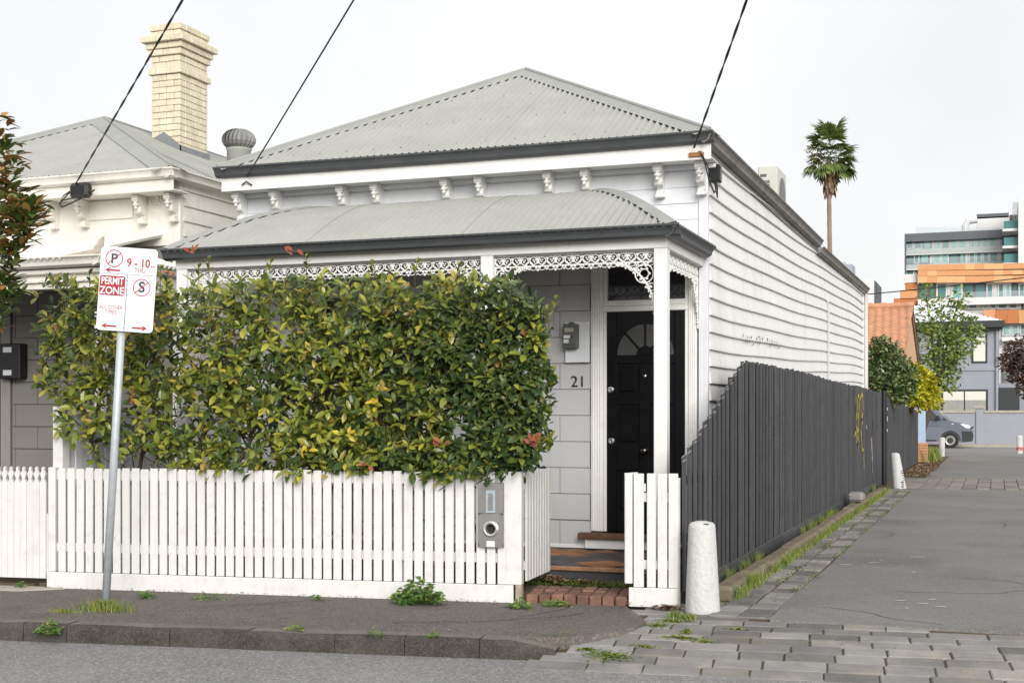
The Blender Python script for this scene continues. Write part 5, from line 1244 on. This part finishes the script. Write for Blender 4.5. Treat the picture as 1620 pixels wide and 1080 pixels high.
# fan palm
pd = 75; pb = at(1313, 656, pd); pt = at(1313, 255, pd); pl_ = thing('fan_palm', 'tall slender fan palm rising behind the cottage roof', 'tree', (pb.x, pb.y, 0))
PT = pm('palm_trunk', (.25, .19, .135), .9, .2, 2, streak=((.16, .12, .09), .5, 3)); PF = leafmat('palm_green', [(0, (.07, .11, .03)), (.5, (.15, .21, .05)), (1, (.28, .32, .09))], .4, .15, obj_random=False); PD = leafmat('palm_dead', [(0, (.15, .09, .05)), (1, (.33, .22, .13))], .8, .1)
random.seed(44); tr = MB(); zt = pt.z
pts = [(pb.x + .05 * math.sin(k * .12), pb.y, zt * k / 40) for k in range(41)]; tr.tube(pts, [.145 - .03 * k / 40 + .01 * (k % 2) for k in range(41)], 12); tr.build('trunk', PT, pl_, smooth=True)
sk = MB()
for k in range(120):
    a = rnd(0, 6.28); z = zt - rnd(.1, 1.5); L_ = rnd(.5, .85); rr = .15 + .25 * max(0, (z - zt + 1.6) / 1.6); p0 = Vector((pb.x + math.cos(a) * rr, pb.y + math.sin(a) * rr, z)); sk.leaf(p0, (math.cos(a) * .25, math.sin(a) * .25, -1), (math.cos(a), math.sin(a), .2), L_, .16, .0, .3)
sk.build('dead_skirt', PD, pl_, kind='stuff')
top_ = Vector((pb.x, pb.y, zt))
for k in range(62):
    a = k * 2.4; el = rnd(-.8, 1.4); m = MB(); stalk = rnd(.6, 1.15); d = Vector((math.cos(a) * math.cos(el), math.sin(a) * math.cos(el), math.sin(el)))
    b0_ = top_ + Vector((0, 0, .1 + .75 * max(0, el))); e_ = b0_ + d * stalk - Vector((0, 0, .12)); m.tube([b0_, (b0_ + e_) / 2 + Vector((0, 0, .05)), e_], .018, 4)
    sd = d.cross(Vector((0, 0, 1))); sd = sd.normalized() if sd.length > .05 else Vector((1, 0, 0)); nn = sd.cross(d)
    for j in range(17):
        t = -1.6 + 3.2 * j / 16; dv = d * math.cos(t) + sd * math.sin(t); L_ = .72 * (1 - .25 * abs(t) / 1.6); m.leaf(e_, dv, nn + Vector((0, 0, .2)), L_ * rnd(.9, 1.1), .11, rnd(.25, .6), .3)
    m.build('frond', PF if el > -.6 or k % 3 else PD, pl_)
fl = MB()
for k in range(260):
    s_ = -1 if k % 2 else 1; c = top_ + rt * (s_ * rnd(.5, 1.35)) + Vector((0, 0, rnd(-.1, .9))) + fw * rnd(-.5, .5); fl.leaf(c, (rnd(-1, 1), rnd(-1, 1), rnd(-1, .4)), (0, 0, 1), .16, .07)
fl.build('flower_clusters', PD, pl_, kind='stuff')

# ------------------------------------------------------------------ behind: tiled garage, grey house, van, apartments
TERR = pm('terracotta_roof', (.46, .235, .135), .8, .18, 3, spots=((.22, .16, .12), .55, 1.2), speck=((.58, .3, .16), .5, 9))
gr = thing('tiled_garage', 'low building with mossy orange tiled gable roof beside the lane', 'building', (-5, 41, 0))
GX1, GX0, GY0, GYR, GY1, GZE, GZR = -2.36, -9.5, 37.0, 40.9, 45.6, 2.95, 4.66
APR = pm('apricot_brick', (.55, .34, .2), .85, .1, 4)
MB().prism([(GY0 + .3, 0), (GY1 - .3, 0), (GY1 - .3, GZE + .02), (GYR, GZR - .12), (GY0 + .3, GZE + .02)], lambda p_, q_, t: (t, p_, q_), GX0, GX1 - .02).build('wall', APR, gr)
m = MB(); nr = 17
for r_ in range(nr):
    t0, t1 = r_ / nr, (r_ + 1.12) / nr; n = 130
    V = []
    for i in range(n + 1):
        x = GX0 + (GX1 + .06 - GX0) * i / n; wv = .03 * math.cos(i * 1.571 + r_ * .4) + rnd(-.004, .004)
        for t, lift in ((t0, .035), (t1, .005)): V.append((x, GY0 + (GYR - GY0) * t - .0, GZE + (GZR - GZE) * t + lift + wv))
        V.append((x, GY0 + (GYR - GY0) * t0 + .012, GZE + (GZR - GZE) * t0 - .02))
    m.add(V, [(3 * i, 3 * i + 3, 3 * i + 4, 3 * i + 1) for i in range(n)] + [(3 * i + 2, 3 * i + 5, 3 * i + 3, 3 * i) for i in range(n)])
m.build('roof_tiles', TERR, gr, kind='stuff')
MB().add([(GX0, GYR, GZR), (GX1 + .06, GYR, GZR), (GX1 + .06, GY1, GZE), (GX0, GY1, GZE)], [(0, 3, 2, 1)]).build('rear_roof_slope', TERR, gr)
m = MB()
for k in range(18): m.tube([(GX0 + k * .4, GYR, GZR + .03), (GX0 + k * .4 + .42, GYR, GZR + .045)], [.1, .12], 8)
m.build('ridge_tiles', TERR, gr)
for ya, za, yb, zb_ in ((GY0 - .02, GZE - .03, GYR, GZR - .03), (GYR, GZR - .03, GY1 + .1, GZE - .08)):
    MB().hexa([(GX1 - .03, ya, za - .14), (GX1 + .03, ya, za - .14), (GX1 + .03, yb, zb_ - .14), (GX1 - .03, yb, zb_ - .14), (GX1 - .03, ya, za), (GX1 + .03, ya, za), (GX1 + .03, yb, zb_), (GX1 - .03, yb, zb_)]).build('barge_board', pm('barge', (.2, .13, .1), .7, .2), gr)
# grey two-storey house across the far street
HG = pm('grey_render', (.27, .285, .32), .8, .04, 1); HF = pm('dark_frame', (.03, .032, .035), .5, .1); BLIND = pm('pale_blind', (.62, .61, .55), .7, .03); DKW = pm('window_dark', (.17, .17, .16), .15, .1)
GYH = 67.0
def pbox(x0, y0, x1, y1, Y, dep, name, mat, parent, c=.01, front=0.):
    a = onY(x0, y0, Y); b_ = onY(x1, y1, Y); return MB().cbox(a.x, b_.x, Y - front, Y + dep, b_.z, a.z, c).build(name, mat, parent)
gh = thing('grey_house', 'grey rendered two-storey house with white iron roof across the far street', 'house', (-3, 67, 0))
a = onY(1400, 512, GYH); b_ = onY(1581, 708, GYH); MB().box(a.x, b_.x, GYH, GYH + 9, 0, a.z).build('wall', HG, gh)
e0 = onY(1395, 506, GYH - .4); e1 = onY(1588, 507, GYH - .4)
c0 = onY(1440, 470, GYH + 4); c1 = onY(1512, 480, GYH + 4)
ez = e1.z; rz = onY(1512, 482, GYH + 4.2).z
sl3 = Vector((0, 4.4, rz - ez)); Lr = e1.x - e0.x
sheets((e0.x, GYH - .4, ez), (1, 0, 0), sl3, Lr, lambda q_: sl3.length * min(1, max(.01, (Lr - q_) / 3.2)), 'roof_sheet', gh, pm('white_roof_iron', (.78, .79, .81), .5, .03), pitch=.25, amp=.02, width=2.0)
sv3 = Vector((-3.2, 0, rz - ez)); sheets((e1.x, GYH - .4, ez), (0, 1, 0), sv3, 9, lambda q_: sv3.length * min(1, max(.01, q_ / 4.4)), 'roof_sheet', gh, MATS['white_roof_iron'], pitch=.25, amp=.02, width=2.0)
MB().cbox(e0.x, e1.x + .05, GYH - .52, GYH - .38, ez - .32, ez + .02, .02).build('gutter', HF, gh); MB().cbox(e0.x, e1.x - .05, GYH - .37, GYH - .005, ez - .4, ez - .3, .01).build('soffit', HF, gh)
def window(x0, y0, x1, y1, Y, parent, pane=BLIND, div=0, fr=.09, blind_to=None, mat=HF):
    w_ = pbox(x0, y0, x1, y1, Y, .04, 'window', mat, parent, .005, .04); p0 = onY(x0, y0, Y); p1 = onY(x1, y1, Y)
    xs = [p0.x + fr * .7] + [p0.x + (p1.x - p0.x) * k / (div + 1) for k in range(1, div + 1)] + [p1.x - fr * .7]
    for k in range(len(xs) - 1):
        MB().box(xs[k] + fr * .3, xs[k + 1] - fr * .3, Y - .05, Y - .041, p1.z + fr, p0.z - fr).build('pane', pane, w_)
        if blind_to is not None:
            zb_ = onY(x0, blind_to, Y).z; MB().box(xs[k] + fr * .3, xs[k + 1] - fr * .3, Y - .056, Y - .0505, zb_, p0.z - fr).build('blind', BLIND, w_)
    return w_
window(1537, 523, 1562, 574, GYH, gh); window(1491, 541, 1515, 575, GYH, gh); window(1489, 616, 1563, 655, GYH, gh, pm('lower_pane', (.30, .30, .27), .2, .1), 1, .1, 633)
pbox(1580, 613, 1613, 700, GYH, .05, 'door', HF, gh, .01, .04)
pbox(1480, 582, 1580, 586, GYH, .05, 'string_course', HG, gh, .01, .05)
MB().tube([(b_.x - .12, GYH - .08, ez - .4), (b_.x - .12, GYH - .08, .1)], .06, 8).build('downpipe', HG, gh)
MB().box(b_.x + .02, b_.x + 9, GYH + 1.5, GYH + 8, 0, 3.0).build('side_wing', HG, gh)
lw_ = thing('street_wall', 'low grey rendered street wall with pale capping and pier', 'wall', (0, 65, 0))
pbox(1380, 652, 1549, 712, 65.0, .22, 'wall_panel', HG, lw_); pbox(1555, 652, 1720, 712, 65.0, .22, 'wall_panel', HG, lw_)
for x0, x1 in ((1380, 1542), (1557, 1720)): pbox(x0, 649, x1, 653, 65.0, .24, 'coping', CONC, lw_, .01, .05)
pbox(1544, 646, 1556, 712, 64.95, .32, 'pier', HG, lw_, .01, .02); pbox(1541, 642, 1559, 646, 64.9, .42, 'pier_cap', CONC, lw_, .02, .02)
# van parked in the far street
VY = 60.6
VG = pm('van_paint', (.13, .145, .175), .3, .06, 3, spec=.6); VW = pm('van_glass', (.05, .055, .06), .08, .1); VB = pm('van_bumper', (.03, .032, .035), .6, .1); TYRE = pm('tyre', (.018, .018, .018), .85, .1); RIM = pm('rim', (.38, .37, .35), .4, .1, metal=.6); LAMP = pm('headlamp', (.7, .72, .75), .15, .03)
fx = onY(1539, 690, VY).x; van = thing('parked_van', 'dark grey van parked nose right in front of the low grey wall', 'van', (fx - 2.4, VY + .95, 0))
def vx(t): return fx - t
prof = [(0.02, .35), (0.0, .55), (.03, .78), (.10, .93), (.30, 1.05), (.85, 1.17), (1.05, 1.25), (1.72, 1.86), (1.95, 1.93), (4.8, 1.95), (4.86, 1.8), (4.88, .4), (4.4, .28), (1.35, .28), (.35, .24), (.1, .27)]
n = len(prof); V = []; lays = [(0.0, .06), (.06, .0), (.95, -.02), (1.84, .0), (1.9, .06)]
for (yo, ins) in lays:
    for (t, z) in prof:
        tum = .10 * max(0, z - 1.15) / .8; yy_ = VY + (yo if .3 < yo < 1.5 else (yo + tum if yo < .3 else yo - tum)); bow = .12 * (abs(yo - .95) / .95) ** 2 if t < 1 else 0
        V.append((vx(t + bow * (1 - t) * 1.0 + (ins if t < 2.4 else -ins) * .6), yy_, z - (ins * .5 if z > 1.5 else 0)))
m = MB().add(V, [(k * n + j, (k + 1) * n + j, (k + 1) * n + (j + 1) % n, k * n + (j + 1) % n) for k in range(len(lays) - 1) for j in range(n)] + [tuple(range(n)), tuple((len(lays) - 1) * n + n - 1 - j for j in range(n))])
m.build('body', VG, van)
def vplate(name, poly, y, mat, th=.012):
    def f(p_, q_, t): return (vx(p_), VY + y + t + .10 * max(0, q_ - 1.15) / .8, q_)
    return MB().prism(poly, f, -th, 0).build(name, mat, van)
vplate('side_window', [(1.28, 1.22), (1.83, 1.74), (2.35, 1.78), (2.35, 1.22)], -.002, VW); vplate('quarter_window', [(1.05, 1.22), (1.23, 1.22), (1.23, 1.35)], -.002, VW); vplate('rear_side_window', [(2.5, 1.22), (2.5, 1.78), (4.3, 1.78), (4.3, 1.22)], -.002, VW)
MB().add([(vx(1.10), VY + .2, 1.30), (vx(1.02), VY + .95, 1.29), (vx(1.10), VY + 1.7, 1.30), (vx(1.68), VY + 1.6, 1.855), (vx(1.64), VY + .95, 1.855), (vx(1.68), VY + .3, 1.855)], [(0, 1, 4, 5), (1, 2, 3, 4)]).build('windscreen', VW, van)
vplate('headlight', [(.10, .86), (.12, .99), (.38, 1.06), (.52, 1.05), (.30, .88)], -.004, LAMP, .02)
MB().cbox(vx(.05), vx(-.012), VY + .35, VY + 1.55, .86, .93, .01).build('grille', VB, van)
vplate('bumper', [(.0, .3), (-.03, .55), (.02, .74), (.45, .74), (.42, .3)], .0, VB, .03); vplate('sill_strip', [(1.5, .3), (1.5, .36), (3.4, .36), (3.4, .3)], .0, VB, .02); vplate('door_seam', [(2.44, .4), (2.44, 1.8), (2.452, 1.8), (2.452, .4)], .0, VB, .004); vplate('side_moulding', [(1.4, .98), (1.4, 1.01), (4.6, 1.01), (4.6, .98)], .0, VG, .012)
MB().cbox(vx(1.5), vx(1.36), VY - .22, VY - .01, 1.22, 1.42, .04).build('mirror', VB, van); vplate('indicator', [(.78, 1.04), (.78, 1.07), (.88, 1.07), (.88, 1.04)], -.002, LAMP)
for tx in (.93, 3.93):
    for yo in (.0, 1.72):
        vplate('wheel_arch', [(tx + .43 * math.cos(R(k * 15)), .34 + .43 * math.sin(R(k * 15))) for k in range(13)], -.001, VB, .012) if yo == 0 else None
        wh = MB().lathe([(.2, 0), (.3, -.01), (.335, .03), (.335, .17), (.3, .2), (.2, .2)], (vx(tx), VY - .03 + yo, .335), 28, 'y').build('wheel', TYRE, van, smooth=False)
        MB().lathe([(.215, .0), (.2, -.016), (.14, .01), (.09, -.012), (.04, -.02), (.002, -.02)], (vx(tx), VY - .032 + yo if yo == 0 else VY + yo + .18, .335), 24, 'y').build('rim', RIM, wh); MB().lathe([(.13, -.0), (.12, -.012), (.08, -.014), (.002, -.0145)], (vx(tx), VY - .04 + yo if yo == 0 else VY + yo + .18, .335), 20, 'y').build('hub', VB, wh)
# orange clad apartments
OR1 = pm('orange_cladding', (.58, .28, .12), .6, .04, .3); OR2 = pm('amber_cladding', (.66, .37, .18), .6, .04, .3); OR3 = pm('rust_cladding', (.44, .155, .05), .6, .05, .3)
TEAL = pm('teal_glass', (.22, .46, .42), .25, .2, .25, spec=.2); TEALD = pm('dark_teal_glass', (.09, .2, .2), .2, .25, .3, spec=.2); LG = pm('light_concrete', (.62, .62, .61), .7, .04, .3); DG = pm('dark_metal', (.10, .105, .12), .6, .1, .3); BAL = pm('balcony_glass', (.45, .53, .53), .15, .1, .3); BAL.node_tree.nodes['Principled BSDF'].inputs['Alpha'].default_value = .25
ob = thing('orange_apartments', 'apartment block with orange panelled parapet and glazed balconies', 'building', (3, 112, 0)); OY = 110.
pbox(1449, 450, 1760, 720, OY + .95, 14, 'core', LG, ob)
random.seed(52)
xs = [1452 + 15 * k for k in range(21)]
for k in range(20):
    for (y0, y1) in ((419, 428), (428, 437), (437, 447)):
        pbox(xs[k] + .03, y0 + .03 - (xs[k] - 1452) * .017, xs[k + 1] - .03, y1 - .03 - (xs[k] - 1452) * .008, OY, .35, 'cladding_panel', random.choice((OR1, OR1, OR1, OR2)), ob, .004)
for (x0, y0, x1, y1, mt) in ((1430, 434, 1451, 448, LG), (1432, 447, 1451, 460, OR3), (1424, 459, 1451, 473, OR1), (1414, 472, 1451, 500, OR3)): pbox(x0, y0, x1, y1, OY + .5, 8, 'side_cladding', mt, ob, .02)
def storey(y0, y1, x0, x1, Y, parent, step, mats, tilt=0.):
    x = x0; k = 0
    while x < x1:
        w_ = step * rnd(.7, 1.3); window(x + .3, y0, min(x + w_, x1) - .3, y1, Y, parent, random.choice(mats), 0, .12, None, LG if random.random() < .7 else DG); x += w_; k += 1
        if k % 4 == 3: pbox(x, y0, x + 5, y1, Y, .3, 'wall_pier', LG, parent); x += 5.4
storey(448, 473, 1453, 1720, OY + .8, ob, 15, (TEAL, TEAL, TEALD)); storey(480, 489, 1500, 1720, OY + .8, ob, 15, (TEAL, TEALD)); storey(512, 531, 1585, 1720, OY + .8, ob, 13, (TEAL, TEALD)); storey(560, 640, 1585, 1720, OY + .8, ob, 18, (TEALD, DKW))
pbox(1452, 473, 1720, 477, OY, .75, 'balcony_slab', LG, ob); pbox(1519, 462, 1720, 473, OY + .1, .05, 'balcony_glass', BAL, ob)
for k in range(9): pbox(1556 + k * 18.5, 490 + (k % 2) * .5, 1556 + k * 18.5 + 18, 511, OY, .35, 'cladding_panel', OR3 if k % 3 else OR1, ob, .01)
pbox(1585, 533, 1720, 537, OY, .75, 'balcony_slab', LG, ob); pbox(1590, 520, 1720, 533, OY + .1, .05, 'balcony_glass', BAL, ob)
# glass tower behind
gt = thing('glass_apartments', 'grey glass apartment block with terraces rising behind the orange building', 'building', (5, 142, 0)); TY = 140.
pbox(1432, 370, 1760, 720, TY + .95, 16, 'core', DG, gt)
pbox(1431, 370, 1586, 376, TY + .1, 1.2, 'parapet', DG, gt)
storey(376, 394, 1433, 1586, TY + .8, gt, 12, (TEAL, TEAL, TEALD)); storey(399, 417, 1433, 1586, TY + .8, gt, 12, (TEAL, TEALD, TEALD)); storey(421, 460, 1433, 1450, TY + .8, gt, 12, (TEALD,))
for y in (395, 419): pbox(1432, y, 1588, y + 3, TY + .3, .4, 'balcony_slab', LG, gt)
for y in (386, 409): pbox(1434, y, 1586, y + 9, TY + .1, .05, 'balcony_glass', BAL, gt)
pbox(1431, 376, 1433.2, 440, TY, .9, 'fin_wall', DG, gt)
for k in range(8): pbox(1448 + k * 17, 360, 1448 + k * 17 + 16.4, 370, TY + 1, .05, 'roof_screen_glass', BAL, gt)
pbox(1544, 344, 1598, 372, TY + 5, 6, 'plant_room', LG, gt); pbox(1545, 339, 1596, 344, TY + 5, 6, 'roof_louvre', DG, gt)
p = onY(1532, 356, TY + 4); MB().tube([onY(1527, 368, TY + 4), onY(1527, 358, TY + 4), onY(1532, 350, TY + 4), onY(1546, 347.5, TY + 4)], .35, 10).build('roof_duct', LG, gt)
pbox(1611, 315, 1720, 470, TY - 4, 8, 'side_tower', LG, gt); pbox(1602, 320, 1611, 350, TY - 3, 4, 'tower_screen', BAL, gt)
for k, (y0, y1) in enumerate(((350, 362), (376, 389), (402, 416))):
    pbox(1588, y0, 1611, y1, TY - 3.2, .06, 'balcony_glass', TEALD, gt); pbox(1586, y1, 1611, y1 + 3, TY - 3.4, 3.4, 'balcony_slab', LG, gt); pbox(1597, y0 - 10, 1611, y0 + 1, TY - .5, .2, 'terrace_window', DKW, gt)
# grey rooftop unit beyond the garage and a small far building
ru = thing('rooftop_plant_shed', 'plain grey rooftop block behind the orange tiled ridge', 'building', (-8, 90, 0)); pbox(1367, 442, 1382, 640, 90, 6, 'block', LG, ru); pbox(1382, 444, 1385, 600, 90.5, 5, 'side_panel', DG, ru); MB().tube([onY(1387, 470, 91), onY(1387, 448, 91)], .1, 6).build('flue', DG, ru)
ft_ = thing('distant_block', 'tiny far blue-grey tower just above the cottage gutter', 'building', (-50, 420, 0)); pbox(1327, 414, 1336, 600, 420, 10, 'tower', pm('far_grey', (.45, .47, .5), .8, .05, .05), ft_); pbox(1336, 418, 1348, 600, 421, 10, 'tower', pm('far_blue', (.34, .37, .44), .8, .05, .05), ft_)
wq = [onY(x, y, 85) for x, y in ((1366, 466), (1430, 460), (1500, 453), (1560, 446), (1640, 437), (1800, 415))]
t = thing('street_wire', 'thin dark wire strung across in front of the orange apartments', 'cable', wq[0]); MB().tube(wq, .035, 5).build('strand', CABLE, t)
